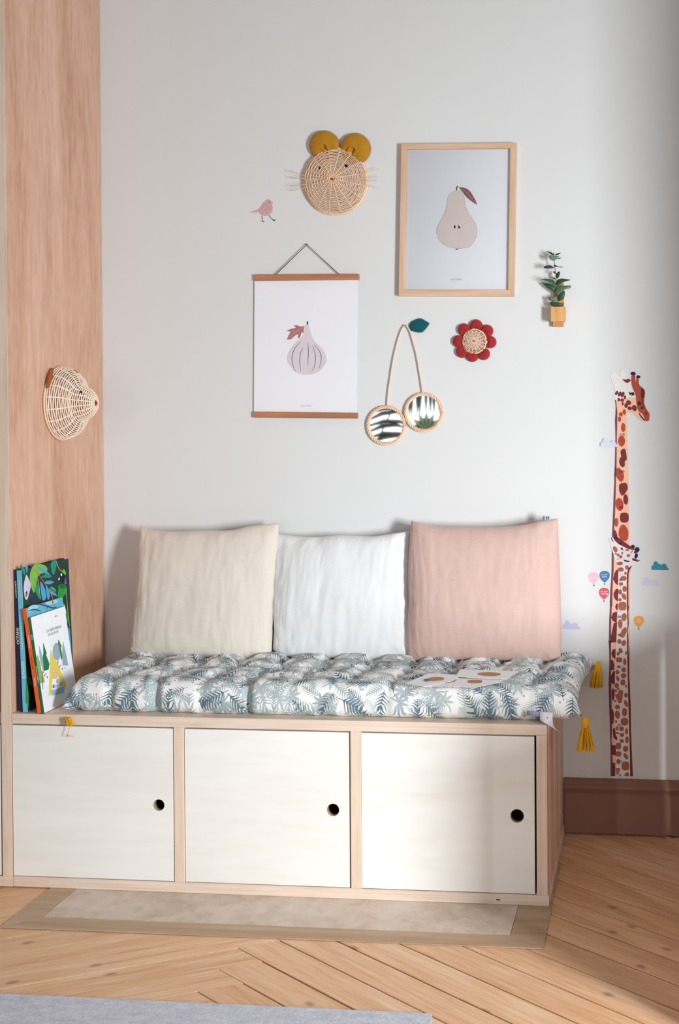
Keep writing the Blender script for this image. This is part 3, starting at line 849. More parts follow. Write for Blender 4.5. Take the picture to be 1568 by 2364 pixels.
plates([px_all(g2, p) for p in ([(345,1190),(420,1185),(500,1240),(620,1330),(650,1340),(712,1388),(690,1402),(600,1387),(500,1335),(420,1290),(370,1240)], ell(735,1428,48,26,-35), [(668,1545),(770,1590),(760,1605),(670,1578)])] +
       [px_all(g1, [(530,360),(600,366),(655,350),(692,385),(640,425),(595,420),(560,390)])], ident, .0021).build('brow_marking', maroon, gir)
plates([px_all(g1, p) for p in (ell(732,257,47,32,5), ell(828,315,36,27,10), [(650,595),(690,607),(740,595),(758,650),(700,662),(665,642)], [(835,962),(872,1020),(948,1110),(940,1126),(880,1062),(845,1010)])] +
       [px_all(g2, p) for p in (ell(680,1343,32,28), ell(752,1395,40,42), ell(733,1505,27,48,15), [(665,1540),(795,1578),(790,1590),(665,1552)], [(510,1560),(570,1580),(632,1590),(600,1607),(540,1600)], [(345,1190),(380,1172),(420,1185),(410,1215),(370,1212)], [(467,1375),(485,1355),(500,1372),(515,1418),(490,1390),(475,1395)], [(305,1192),(318,1192),(330,1235),(352,1260),(340,1262),(315,1232)], [(690,1398),(640,1462),(632,1465),(665,1415)])],
       ident, .0023).build('dark_marking', navy, gir)
plates([px_all(g1, p) for p in ([(880,520),(910,530),(940,590),(930,700),(905,690),(900,720),(935,872),(925,872),(882,740),(872,640)], ell(845,800,38,46,-25), ell(893,885,30,27), ell(967,985,16,30,-15))], ident, .0023).build('muzzle_mark', dkbrown, gir)
plates([px_all(g1, ell(697,643,9,9)), px_all(g1, ell(418,522,32,34))][:1], ident, .0027).build('eye_glint', cream, gir)
num = []
for s, x, y in (('110',1437,1003.6),('100',1436,1088.9),('90',1434.7,1172),('80',1433.3,1255),('70',1432.5,1339.4),('60',1430.6,1423.9),('50',1428.5,1507),('40',1427.5,1591),('30',1430,1674),('20',1432.5,1758)):
    num.append(text_mb(s, .0095, on_wall(x, y, -.0030), WX, WY))
for k in range(60):
    y = 960 + k*14.1
    num.append(plates([ell(1437 - 8*(y-960)/830 if y < 1500 else 1430, y, .8, .8, 0, 6)], ident, .0030, .0002).one())
sf = join(*num).build('scale_figures', navy, gir); sf['kind'] = 'stuff'

# ---------------------------------------------------------------- clouds and balloons
cl0 = [(1220,490),(1225,470),(1245,460),(1250,430),(1275,412),(1300,425),(1310,446),(1335,450),(1346,466),(1360,446),(1390,443),(1412,465),(1415,485),(1432,500),(1430,522),(1240,520),(1222,507)]
for (cx, cy, nm, rgb, lab, off) in ((1406,1021.5,'sticker_lilac_cloud',(208,208,226),'pale lilac cloud sticker overlapping the big giraffe neck',.0034),
        (1523.6,1306,'sticker_teal_cloud',(58,142,164),'teal cloud sticker beside the calf head, near the right edge',.0006),
        (1502,1342,'sticker_lilac_cloud2',(206,204,222),'pale lilac cloud sticker just below the teal cloud',.0006),
        (1319,1442.5,'sticker_blue_cloud',(188,192,220),'periwinkle cloud sticker beside the pink pillow',.0006)):
    pts = [(cx + (p[0]-1326)/5.444, cy + (p[1]-468)/5.444) for p in cl0]
    o = plates([smooth(pts, 3)], ident, off, .0004).build('cloud_sticker', flat(nm, rgb), origin=on_wall(cx, cy))
    tag(o, lab, 'wall sticker', 'cloud stickers around the giraffe')
bsh = [(-64,0),(-58,-32),(-38,-54),(0,-63),(38,-54),(60,-32),(65,0),(52,36),(26,66),(8,80),(-6,80),(-26,66),(-52,36)]
for cx, cy, rgb, lines, lab, tilt in ((492,612,(226,178,194),("J'AI FAIT","MA NUIT"),'pink balloon sticker, left of the blue balloon',6), (632,595,(74,126,168),("J'AI DIT","PAPA"),'blue balloon sticker between the pink balloon and the giraffe',0),
        (626,808,(206,92,106),("MA 1ERE","DENT"),'coral red balloon sticker under the blue balloon',-2), (1062,1160,(232,164,84),("1ER","POT"),'orange balloon sticker right of the giraffe necks',0)):
    o = empty('balloon_sticker', on_wall(*g3((cx, cy))), lab, 'wall sticker', 'balloon stickers around the giraffe')
    plates([smooth([(cx+x, cy+y) for x, y in bsh], 3)], g3, .0006, .0004).build('envelope', flat('balloon_%d' % rgb[0], rgb), o)
    bx = cx + tilt
    plates([[(bx-10,cy+80),(bx+12,cy+80),(bx+7,cy+96),(bx-5,cy+96)]], g3, .0006, .0003).build('ropes', flat('balloon_rope', (190,184,176)), o)
    plates([[(bx-6,cy+98),(bx+9,cy+98),(bx+7,cy+112),(bx-4,cy+112)]], g3, .0007, .0004).build('basket', navy, o)
    p = on_wall(*g3((cx, cy-14)), -.0012)
    t = [text_mb(lines[0], .0052, p, WX, WY), text_mb(lines[1], .0062, p - V((0,0,.0062)), WX, WY)]
    if rgb[0] == 206: t.append(plates([[(cx+42,cy+14),(cx+48,cy+10),(cx+54,cy+16),(cx+42,cy+32),(cx+30,cy+16),(cx+36,cy+10)]], g3, .0012, .0002).one())
    join(*t).build('lettering', flat('sticker_white', (240,232,232)), o)

# ================================================================ BIRD STICKER
b1 = crop(15.68, 560, 430)
bird = empty('bird_sticker', on_wall(*b1((820,850))), 'small dusty pink bird sticker left of the rattan mouse', 'wall sticker')
plates([[(590,830),(640,760),(690,670),(740,590),(810,550),(850,490),(920,470),(990,490),(1040,530),(1065,570),(1062,640),(1085,720),(1095,800),(1080,880),(1040,960),(980,1010),(900,1060),(800,1080),(720,1060),(640,1010),(580,950),(545,925),(500,965),(455,992),(490,950),(520,915),(400,945),(275,960),(330,925),(440,890),(520,855)]], b1, .0006, .0004).build('body', flat('bird_pink', (204,164,166)), bird)
plates([ell(*e, n=8) for e in ((830,640,16,24),(765,745,26,20),(910,740,24,22),(990,785,20,20),(820,860,30,30),(940,860,20,26),(700,840,22,22),(740,960,26,18),(870,960,26,24),(610,890,20,16),(930,520,22,14),(440,895,30,12),(350,930,40,10))], b1, .0010, .0003).build('feather_mark', flat('bird_rose', (184,140,144)), bird)
plates([ell(967,595,19,20,0,10), [(1068,578),(1112,586),(1075,602)], ribbon([(700,1075),(712,1150),(725,1260)], 9), ribbon([(945,1030),(1000,1105),(1060,1185)], 9), [(655,1262),(720,1255),(795,1262),(775,1300),(730,1280)], [(1045,1190),(1080,1185),(1140,1212),(1195,1200),(1195,1222),(1150,1262),(1090,1228)]], b1, .0011, .0004).build('leg', flat('bird_slate', (66,78,92)), bird)

# ================================================================ FIG POSTER
p1 = crop(3.031, 540, 270)
pos = empty('fig_poster', on_wall(*p1((505,1600))), 'unframed white fig print hanging between two brown wooden rails', 'poster')
YP = .006
mbp = MB().slab([on_wall(*p1(q), -YP) for q in ((145,1120),(870,1115),(863,2090),(140,2085))], (0,.0008,0)); mbp.build('paper', M['paper'], pos)
for q in (((145,1103),(873,1098),(873,1140),(145,1146)), ((139,2062),(864,2070),(864,2110),(139,2104))):
    MB().slab([on_wall(*p1(a), -.013) for a in q], (0,.012,0)).build('rail', M['teak'], pos, .0008)
ap = on_wall(*p1((510,893)), -.008)
MB().tube([on_wall(*p1((293,1102)), -.008), ap, on_wall(*p1((735,1100)), -.008)], .0012, 6).build('hanging_cord', M['cord'], pos)
mbn = MB().tube([ap + V((0,-.002,.001)), ap + V((0,.0075,.001))], .0018, 8); tag(mbn.build('nail', flat('steel_nail', (120,116,112), .4), origin=ap), 'small nail at the top of the fig poster cord', 'nail')
fb = [(500,1462),(512,1458),(525,1465),(545,1530),(570,1575),(620,1620),(648,1680),(645,1720),(610,1770),(560,1797),(500,1803),(440,1790),(395,1745),(373,1700),(385,1640),(430,1580),(475,1540),(493,1500)]
plates([fb], p1, YP+.0003, .0002, sm=4).build('fig_print', flat('fig_mauve', (212,202,208)), pos)
plates([ribbon(q, 2.2) for q in ([(468,1572),(430,1615),(408,1670),(412,1730),(432,1780)], [(485,1615),(465,1660),(462,1720),(468,1780)], [(520,1580),(522,1650),(517,1740)], [(550,1600),(570,1660),(568,1730),(548,1780)], [(560,1590),(600,1640),(612,1690),(598,1760)])], p1, YP+.0006, .0002).build('fig_line', flat('fig_line', (120,98,112)), pos)
plates([[(497,1462),(470,1468),(440,1457),(420,1460),(435,1475),(395,1485),(367,1498),(400,1503),(385,1525),(372,1558),(400,1555),(435,1525),(450,1520),(448,1548),(462,1545),(475,1505),(487,1512),(490,1480)]], p1, YP+.0006, .0002).build('leaf_print', flat('fig_leaf', (172,112,108)), pos)
plates([ribbon([(490,1470),(440,1500),(385,1545)], 1.5), ribbon([(440,1500),(400,1497)], 1.2), ribbon([(455,1490),(455,1530)], 1.2)], p1, YP+.0009, .0002).build('leaf_vein', flat('fig_vein', (214,170,164)), pos)
plates([[(510,1430),(521,1432),(519,1455),(511,1455)]], p1, YP+.0006, .0002).build('stalk_print', flat('ink_navy', (58,56,92)), pos)
text_mb('LA FIGUE', .0075, on_wall(*p1((505,2022)), -YP-.0004), WX, WY).build('caption', flat('caption_grey', (186,184,190)), pos)

# ================================================================ PEAR PICTURE
f1 = crop(3.92, 820, 310)
fr = empty('pear_picture', on_wall(*f1((925,770))), 'white pear print in a pale oak frame, largest picture on the wall', 'picture frame')
O = [(416,86),(1460,76),(1437,1466),(394,1462)]; I = [(468,133),(1403,128),(1385,1408),(447,1408)]
for k in range(4):
    j = (k+1) % 4
    q = [O[k], O[j], I[j], I[k]]
    MB().slab([on_wall(*f1(a), -.019) for a in q], (0,.0185,0)).build('frame_rail', M['oak_x'] if k % 2 == 0 else M['oak'], fr, .0006)
MB().slab([on_wall(*f1(a), -.009) for a in ((462,128),(1408,122),(1390,1413),(442,1413))], (0,.002,0)).build('print_sheet', M['paper'], fr)
PY_ = .0094
plates([[(918,508),(950,515),(985,555),(995,620),(1015,690),(1060,760),(1098,820),(1105,880),(1090,950),(1040,1015),(980,1032),(900,1032),(820,1010),(765,965),(738,900),(742,840),(775,775),(815,700),(828,630),(840,570),(875,522)]], f1, PY_, .0002, sm=4).build('pear_outline', flat('pear_edge', (186,168,164)), fr)
plates([[(918,511),(949,518),(982,556),(992,621),(1012,692),(1057,762),(1095,821),(1102,880),(1087,948),(1039,1012),(980,1029),(900,1029),(821,1007),(767,963),(741,900),(745,841),(778,777),(818,702),(831,631),(843,571),(876,525)]], f1, PY_+.0003, .0002, sm=4).build('pear_print', flat('pear_blush', (220,206,200)), fr)
plates([[(940,478),(1000,488),(1040,515),(1075,570),(1105,635),(1060,610),(1010,570),(975,525)]], f1, PY_+.0003, .0002, sm=2).build('leaf_print', flat('pear_leaf', (140,92,84)), fr)
plates([ribbon([(945,482),(1010,530),(1098,628)], 2.2), ribbon([(1010,530),(1030,515)], 1.5), ribbon([(1040,560),(1070,575)], 1.5)], f1, PY_+.0006, .0002).build('leaf_vein', flat('pear_vein', (190,144,128)), fr)
plates([ribbon([(920,508),(920,485),(931,466)], 5), [(905,818),(911,840),(905,853),(895,848),(893,835)], [(934,820),(950,838),(951,850),(940,853),(933,845)], [(902,1046),(918,1036),(932,1036),(932,1046),(918,1043)]], f1, PY_+.0006, .0002).build('seed_print', flat('ink_black', (46,48,56)), fr)
text_mb('LA POIRE', .0075, on_wall(*f1((915,1314)), -PY_-.0004), WX, WY).build('caption', flat('caption_grey', (186,184,190)), fr)
MB().slab([on_wall(*f1(a), -.0142) for a in ((462,128),(1408,122),(1390,1413),(442,1413))], (0,.0018,0)).build('glass_pane', M['pane'], fr)

# ================================================================ WOVEN RATTAN
def weave(C, U, Vv, N, prof, rings, spokes, r, seg=96, amp=.0016, wob=0.0, squash=1.0):
    """concentric cane rings woven over and under the spokes of a dome; prof = [(radius, height)] from rim to tip"""
    C, U, Vv, N = V(C), V(U).normalized(), V(Vv).normalized(), V(N).normalized()
    L = [0]
    for a, b in zip(prof, prof[1:]): L.append(L[-1] + math.hypot(b[0]-a[0], b[1]-a[1]))
    def at(t):
        s = t*L[-1]
        for i in range(len(L)-1):
            if s <= L[i+1]:
                k = (s-L[i])/(L[i+1]-L[i]); return prof[i][0]*(1-k)+prof[i+1][0]*k, prof[i][1]*(1-k)+prof[i+1][1]*k
        return prof[-1]
    def pt(R, h, a): 
        R2 = R*(1 + wob*math.cos(a*spokes/1.0))
        return C + U*R2*math.cos(a) + Vv*R2*squash*math.sin(a) + N*h
    mr = MB()
    for i in range(rings):
        R, h = at(i/rings*.985)
        n = max(24, int(seg*max(R/prof[0][0], .3)))
        path = []
        for k in range(n):
            a = 2*math.pi*k/n
            o = amp*math.sin(a*spokes/2 + math.pi*i)
            path.append(pt(R + .0006*fnoise(i*3.1, math.cos(a)*2, math.sin(a)*2), h + o, a))
        mr.tube(path, r, 5, True)
    ms = MB()
    for k in range(spokes):
        a = 2*math.pi*(k+.5)/spokes
        ms.tube([pt(*at(t/14*.96), a) for t in range(15)], r*1.0, 5)
    return mr, ms
def ball(C, r, sx=1, sy=1, sz=1, rings=8, segs=12):
    mb = MB(); vs = []; fs = []
    for i in range(rings+1):
        a = math.pi*i/rings
        for k in range(segs):
            b = 2*math.pi*k/segs
            vs.append(V(C) + V((r*sx*math.sin(a)*math.cos(b), r*sy*math.sin(a)*math.sin(b), r*sz*math.cos(a))))
    for i in range(rings):
        for k in range(segs): fs.append((i*segs+k, (i+1)*segs+k, (i+1)*segs+(k+1) % segs, i*segs+(k+1) % segs))
    return mb.add(vs, fs, True)
def puff(outline, C, N, T, base_dir=None, gathers=0, off=.004, wr=.0035, seed=1.0):
    """stuffed cloth shape: closed 3D outline, centre, normal, thickness"""
    N = V(N).normalized(); C = V(C); m = len(outline); K = 12
    mb = MB(); ids = {}
    for side in (1, -1):
        for k in range(K+1):
            for i, p in enumerate(outline):
                if side == -1 and k == 0: ids[side, k, i] = ids[1, 0, i]; continue
                t = k/K; q = V(p).lerp(C, t)
                h = math.sqrt(max(0, 1-(1-t)**2.6))
                hh = T*h if side == 1 else -T*.35*h
                if gathers and side == 1 and base_dir is not None:
                    d = (q-C); b = max(0, d.normalized().dot(base_dir)) if d.length > 1e-6 else 0
                    lat = d.dot(N.cross(base_dir))
                    hh += -wr*b*b*abs(math.sin(lat*gathers + seed + 1.5*fnoise(lat*60, seed)))*min(1, t*5)*2
                if side == 1: hh += .0012*fnoise(q.x*60, q.z*60, seed)*h
                ids[side, k, i] = len(mb.v); mb.v.append(q + N*(off + hh))
        for k in range(K):
            for i in range(m):
                j = (i+1) % m
                f = (ids[side,k,i], ids[side,k,j], ids[side,k+1,j], ids[side,k+1,i])
                mb.f.append(f if side == 1 else f[::-1]); mb.sm.append(True)
    return mb
NW = V((0,-1,0))
# ---- rattan mouse
m1 = crop(6.533, 660, 280)
mc = on_wall(*m1((762, 910)))
mouse = empty('mouse_wall_basket', mc, 'woven rattan mouse head with two mustard cloth ears and whiskers, top of the wall group', 'wall decoration')
R0 = .0900
mprof = [(R0,.006),(R0*.985,.013),(R0*.92,.020),(R0*.78,.026),(R0*.62,.031),(R0*.46,.035),(R0*.36,.038),(R0*.24,.042),(R0*.12,.045),(.003,.046)]
wr_, sp_ = weave(mc, WX, WY, NW, mprof, 21, 16, .00155, 128, .0018, squash=1.03)
wr_.build('woven_face', M['rattan'], mouse); sp_.build('spokes', M['rattan'], mouse)
MB().tube([mc + V(((R0+.0012)*math.cos(a*.1309), -.006, (R0+.0012)*1.03*math.sin(a*.1309))) for a in range(48)], .0030, 6, True).build('rim', M['rattan'], mouse)
for (ex, ey, base) in ((592,372,V((.35,0,-.94))), (1060,420,V((-.65,0,-.76)))):
    out = smooth([(ex + 232*math.cos(a), ey + (228 if ex < 800 else 238)*math.sin(a)) for a in [k*.3927 for k in range(16)]], 3)
    o3 = [on_wall(*m1(q), -.002) for q in out]; c3 = on_wall(*m1((ex, ey)), -.002)
    puff(o3[::-1], c3, NW, .020, base, 190, .005, .006, ex).build('ear', M['mustard'], mouse)
def stitch(p, w, h, mat, name, parent, N):
    return ball(p, 1, w, .0025, h).build(name, mat, parent)
thr = flat('black_thread', (26,22,30)); rth = flat('red_thread', (168,46,34))
def mouse_pt(cx, cy, h): return on_wall(*m1((cx, cy)), -h)
stitch(mouse_pt(508,703,.033), .0034, .0044, thr, 'eye', mouse, NW); stitch(mouse_pt(912,672,.035), .0046, .0046, thr, 'eye', mouse, NW)
ball(mc + V((0,-.0435,0)), 1, .0075, .002, .0075).build('hub', M['rattan'], mouse)
stitch(mouse_pt(700,872,.048), .0042, .0036, rth, 'nose', mouse, NW)
for a, b in (((455,875),(50,738)), ((420,880),(62,846)), ((460,935),(62,978)), ((420,985),(70,1045)), ((1000,838),(1408,715)), ((1010,875),(1430,838)), ((1010,900),(1432,902)), ((1000,925),(1420,1000))):
    pa, pb = mouse_pt(*a, .032), mouse_pt(*b, .020)
    mid = mouse_pt(a[0]*.45+b[0]*.55, a[1]*.5+b[1]*.5, .028)
    MB().tube([pa, pa.lerp(mid, .5), mid, mid.lerp(pb, .5), pb], .00075, 5).build('whisker', M['rattan'], mouse)
# ---- rattan bear head on the cabinet side
bc = V((XL, -.250, 1.1945))
bear = empty('bear_wall_basket', bc, 'woven pale rattan animal head with brown ears, fixed to the cabinet side', 'wall decoration')
R1 = .102
bprof = [(R1,.004),(R1*.985,.014),(R1*.92,.030),(R1*.80,.042),(R1*.66,.050),(R1*.54,.053),(R1*.48,.058),(R1*.44,.069),(R1*.38,.080),(R1*.27,.090),(R1*.13,.095),(.003,.096)]
wr_, sp_ = weave(bc, V((0,-1,0)), WY, V((1,0,0)), bprof, 26, 18, .00180, 120, .0006, squash=.95)
wr_.build('woven_face', M['rattan_pale'], bear); sp_.build('spokes', M['rattan_pale'], bear)
MB().tube([bc + V((.004, (R1+.001)*math.cos(a*.1309), (R1+.001)*.95*math.sin(a*.1309))) for a in range(48)], .0030, 6, True).build('rim', M['rattan'], bear)
leath = flat('brown_felt', (158,88,36))
r1_ = crop(7.84, 60, 820)
for pl, dep in (([(385,360),(430,255),(490,240),(494,300),(470,430),(430,560),(382,612),(364,560),(368,450)], .034), ([(846,270),(880,278),(925,330),(915,350),(880,330)], .030)):
    nn = V((.8, -.6 if dep > .033 else .2, .1)).normalized(); P_ = V((XL+dep, bc.y, bc.z)) if dep < .033 else bc + V((.020, -.074, .062))
    N_ = V((1,0,0)) if dep < .033 else V((.62, -.64, .45)).normalized()
    o2 = [on_plane(*r1_(q), P_, N_) for q in smooth(pl, 2)]
    c = sum(o2, V())/len(o2)
    if dep < .033: o2 = o2[::-1]
    puff(o2[::-1], c, N_, .005, None, 0, .002).build('ear', leath, bear)
ball(bc + V((.070, -.032, .028)), 1, .003, .0045, .0055).build('eye', flat('ink_teal', (18,40,56)), bear)
ball(bc + V((.070, .032, .028)), 1, .003, .0045, .0055).build('eye', flat('ink_teal', (18,40,56)), bear)
ball(bc + V((.0975, 0, 0)), 1, .003, .0045, .0045).build('nose', rth, bear)

# ---- flower
h1 = crop(4.356, 820, 700)
fc = on_wall(*h1((1207, 386)))
flo = empty('flower_wall_basket', fc, 'small rattan disc ringed by eight brick red cloth petals', 'wall decoration')
for (x, y) in ((1222,220),(1335,275),(1368,392),(1300,515),(1182,535),(1075,492),(1040,385),(1095,262)):
    d = V((x-1207, y-386)).normalized()
    cx, cy = 1207 + (x-1207)*.96, 386 + (y-386)*.96
    out = [(cx + 64*math.cos(k*.3142), cy + 64*math.sin(k*.3142)) for k in range(20)]
    pc = on_wall(*h1((cx, cy)), -.001); b = (fc - pc); b.y = 0
    puff([on_wall(*h1(q), -.001) for q in out][::-1], pc, NW, .013, b.normalized(), 330, .004, .004, x).build('petal', M['red_cloth'], flo)
RF = .0335
wr_, sp_ = weave(fc, WX, WY, NW, [(RF,.008),(RF*.96,.016),(RF*.8,.020),(RF*.4,.023),(.002,.024)], 9, 16, .0011, 96, .0012)
wr_.build('woven_disc', M['rattan'], flo); sp_.build('spokes', M['rattan'], flo)
MB().tube([fc + V((RF*math.cos(a*.1309)*(1+.02*math.cos(a*.1309*8)), -.011, RF*math.sin(a*.1309)*(1+.02*math.cos(a*.1309*8)))) for a in range(48)], .0022, 6, True).build('rim', M['rattan'], flo)
ball(fc + V((-.002,-.0255,.001)), 1, .0028, .0012, .002).build('centre_stitch', flat('rose_thread', (176,106,84)), flo)

# ================================================================ CHERRY MIRRORS
ap = on_wall(*h1((505, 232)), -.006)
ch = empty('cherry_mirror', ap, 'pair of round rattan-rimmed mirrors hung like cherries on one cord with a teal leaf', 'mirror')
for (cx, cy, ro, ri, ys) in ((318,1228,198,166,.004), (695,1097,196,166,.004)):
    c = on_wall(*h1((cx, cy))); s = .00027
    e = (on_wall(*h1((cx+100, cy))) - c).length/100
    Ro, Ri = ro*e, ri*e
    mb = MB(); N = 48
    vs = [c + V((0,-.006,0))] + [c + V(((Ri+.002)*math.cos(2*math.pi*k/N), -.006, (Ri+.002)*math.sin(2*math.pi*k/N))) for k in range(N)] + [c + V(((Ri+.002)*math.cos(2*math.pi*k/N), -.003, (Ri+.002)*math.sin(2*math.pi*k/N))) for k in range(N)]
    mb.add(vs, [(0, (k+1) % N + 1, k+1) for k in range(N)] + [(1+k, 1+(k+1) % N, 1+N+(k+1) % N, 1+N+k) for k in range(N)])
    mb.build('mirror_glass', M['mirror'], ch)
    mb = MB(); Rm = (Ro+Ri)/2
    for q in range(3):                      # braided rim of three canes
        mb.tube([c + V(((Rm + .0030*math.sin(a*12*2*math.pi/120*1 + q*2.094))*math.cos(a*2*math.pi/120), -.0075 - .0026*math.cos(a*12*2*math.pi/120 + q*2.094), (Rm + .0030*math.sin(a*12*2*math.pi/120 + q*2.094))*math.sin(a*2*math.pi/120))) for a in range(120)], .0024, 6, True)
    mb.tube([c + V(((Rm)*math.cos(a*2*math.pi/60), -.005, Rm*math.sin(a*2*math.pi/60))) for a in range(60)], .0034, 6, True)
    mb.build('woven_rim', M['rattan'], ch)
for pts in ([(500,226),(470,265),(430,380),(385,570),(355,760),(335,900),(325,1035)], [(510,226),(545,265),(580,370),(620,520),(650,690),(668,800),(681,900)]):
    MB().tube([on_wall(*h1(q), -.007) for q in smooth(pts, 4, False)], .0021, 7).build('cord', flat('cane_cord', (232,208,192)), ch)
lf = [(545,235),(560,195),(600,170),(660,152),(710,175),(748,200),(740,225),(690,285),(650,297),(590,285),(553,270)]
puff([on_wall(*h1(q), -.002) for q in smooth(lf, 3)][::-1], on_wall(*h1((650,225)), -.002), NW, .007, None, 0, .003).build('leaf', M['teal_felt'], ch)
mbn = MB().tube([ap + V((.0005,-.005,.002)), ap + V((.0005,.0055,.002))], .0022, 8); tag(mbn.build('nail', flat('steel_nail', (120,116,112), .4), origin=ap), 'small nail carrying the cherry mirrors', 'nail')

# ================================================================ WALL VASE AND EUCALYPTUS
v1 = crop(11.258, 1230, 560)
vase = empty('wall_vase', on_wall(*v1((655,2050))), 'small striped wooden block bud vase fixed to the wall', 'vase')
def wbox(x0, y0, x1, y1, d0, d1, mb):
    return mb.slab([on_wall(*v1(q), -d1) for q in ((x0,y0),(x1,y0),(x1,y1),(x0,y1))], (0, d1-d0, 0))
wbox(535,1050,812,1690,.0,.008, MB()).build('back_plate', M['vase_back'], vase, .0005)
mb = MB()
wbox(472,1668,845,2052,.033,.040, mb); wbox(472,1668,845,2052,.0085,.012, mb); wbox(472,1668,560,2052,.012,.033, mb); wbox(757,1668,845,2052,.012,.033, mb); wbox(560,1990,757,2052,.012,.033, mb)
mb.build('block', M['vase_wood'], vase)
wbox(528,2056,800,2185,.0,.018, MB()).build('peg', M['vase_back'], vase, .0005)
euc = empty('eucalyptus_sprig', on_wall(*v1((655,1900)), -.022), 'green eucalyptus sprig standing in the small wooden wall vase', 'plant')
MB().tube([on_wall(*v1(q), -d) for q, d in (((552,280),.030),((560,480),.031),((575,650),.031),((600,790),.031),((612,950),.030),((618,1100),.028),((640,1400),.025),((652,1660),.022),((655,1960),.022))], .0011, 6).build('stem', M['stem'], euc)
leaves = [([(335,222),(420,235),(500,260),(535,320),(500,325),(430,270)],'leafgreen'), ([(580,320),(640,280),(735,265),(690,305),(600,340)],'leafgreen'),
 ([(420,340),(480,330),(560,345),(640,350),(685,350),(640,410),(570,465),(500,460),(440,420)],'leafpale'), ([(620,415),(700,390),(735,400),(690,420)],'leafdark'), ([(520,320),(535,270),(560,265),(572,320),(550,338)],'leafpale'),
 ([(285,640),(330,605),(400,592),(480,597),(550,650),(540,665),(440,678),(330,672)],'leafdark'), ([(550,590),(610,592),(690,625),(795,632),(740,645),(640,630),(570,625)],'leafdark'),
 ([(527,757),(590,750),(610,790),(585,815)],'leafdark'), ([(595,900),(600,820),(640,785),(690,745),(712,800),(690,880),(640,930)],'leafdark'), ([(460,887),(540,910),(600,940),(570,948),(500,920)],'leafdark'),
 ([(185,943),(260,945),(360,940),(490,965),(580,1010),(605,1090),(560,1095),(440,1040),(300,975)],'leafgreen'), ([(620,1090),(615,1030),(660,960),(750,935),(850,945),(990,970),(880,1000),(780,1040),(700,1090),(650,1110)],'leafgreen'),
 ([(230,1027),(280,1055),(400,1055),(520,1100),(610,1160),(590,1300),(510,1250),(380,1170)],'leafgreen'), ([(600,1220),(650,1160),(760,1130),(980,1115),(980,1185),(860,1210),(760,1270),(680,1320),(620,1310),(585,1260)],'leafpale'),
 ([(655,1370),(720,1310),(820,1250),(840,1340),(815,1440),(740,1500),(670,1520),(655,1450)],'leafgreen'), ([(410,1460),(440,1420),(500,1430),(570,1400),(650,1400),(655,1490),(560,1525),(450,1510)],'leafpale'),
 ([(445,1580),(480,1540),(600,1550),(740,1575),(805,1570),(800,1620),(760,1655),(530,1655),(480,1620)],'leafgreen')]
for i, (pl, mt) in enumerate(leaves):
    pl = smooth(pl, 3); d0 = .030 - .008*(i/17) ; cx = sum(q[0] for q in pl)/len(pl)
    mb = MB(); tip = (.012 if i % 3 else -.010)
    w3 = []
    for q in pl:
        t = abs(q[0]-600)/400
        w3.append(on_wall(*v1(q), -(d0 + .004 + tip*t + .002*(i % 4))))
    # a centre ridge so the blade is folded, not flat
    c = sum(w3, V())/len(w3) + V((0,.003,0)); m = len(w3); th = V((0,.0007,0))
    mb.add([c] + w3 + [c+th] + [p+th for p in w3], [(0, 1+k, 1+(k+1) % m) for k in range(m)] + [(m+1, m+2+(k+1) % m, m+2+k) for k in range(m)] + [(1+k, m+2+k, m+2+(k+1) % m, 1+(k+1) % m) for k in range(m)], True)
    mb.build('leaf', M[mt], euc)

# ================================================================ BOOKS
bk = crop(5.254, 0, 1270)
def book(name, x0, y0, t, h, w, lean, yaw, cover, spine, label, pages=True, front=None):
    """a closed book standing on the bench, spine to the room, leaning against the cabinet side. Returns frame vectors"""
    o = empty(name, (x0, y0, HB), label, 'book', 'picture books leaning on the cabinet')
    a = math.radians(lean); b = math.radians(yaw)
    Z = V((-math.sin(a)*math.cos(b), -math.sin(a)*math.sin(b), math.cos(a))); W = V((-math.sin(b), math.cos(b), 0)); T = W.cross(Z).normalized()
    P = V((x0, y0, HB + .0006 + t*math.sin(a)*0))
    def blk(t0, t1, w0, w1, z0, z1, nm, mat, bev=.0004):
        mb = MB(); q = [P + T*i + W*j + Z*k for k in (z0, z1) for (i, j) in ((t0,w0),(t1,w0),(t1,w1),(t0,w1))]
        mb.add(q, [(0,3,2,1),(4,5,6,7),(0,1,5,4),(1,2,6,5),(2,3,7,6),(3,0,4,7)])
        return mb.build(nm, mat, o, bev)
    c = .0016
    blk(0, c, .001, w, 0, h, 'back_cover', cover); blk(t-c, t, .001, w, 0, h, 'front_cover', front or cover)
    blk(0, t, 0, .0016, 0, h, 'spine', spine); blk(c, t-c, .002, w-.003, .002, h-.002, 'pages', flat('page_white', (236,232,224)), 0)
    return o, P, T, W, Z
def spine_text(o, P, T, W, Z, t, s, size, z, mat, nm='spine_title'):
    p = P + T*(t*.5) + Z*z - W*.0006
    text_mb(s, size, p, Z, -T).build(nm, mat, o)
white_ink = flat('ink_white', (240,240,240))
nav, dkg = flat('book_navy', (32,38,82), .4), flat('jungle_dark', (22,62,58), .4)
tn = .0095
b_, P, T, W, Z = book('picture_book', -1.5525, -.508, tn, .352, .246, 2.1, 0, nav, nav, 'thick navy ocean picture book, flat against the cabinet side')
spine_text(b_, P, T, W, Z, tn, 'OCÉANS', .0105, .188, white_ink); spine_text(b_, P, T, W, Z, tn, 'A LA DÉCOUVERTE', .0048, .303, white_ink, 'spine_line')
tb = .0125
b_, P, T, W, Z = book('picture_book', -1.5428, -.511, tb, .351, .246, 2.1, 0, dkg, flat('book_aqua', (112,190,204), .4), 'large jungle picture book with a pale blue spine', front=dkg)
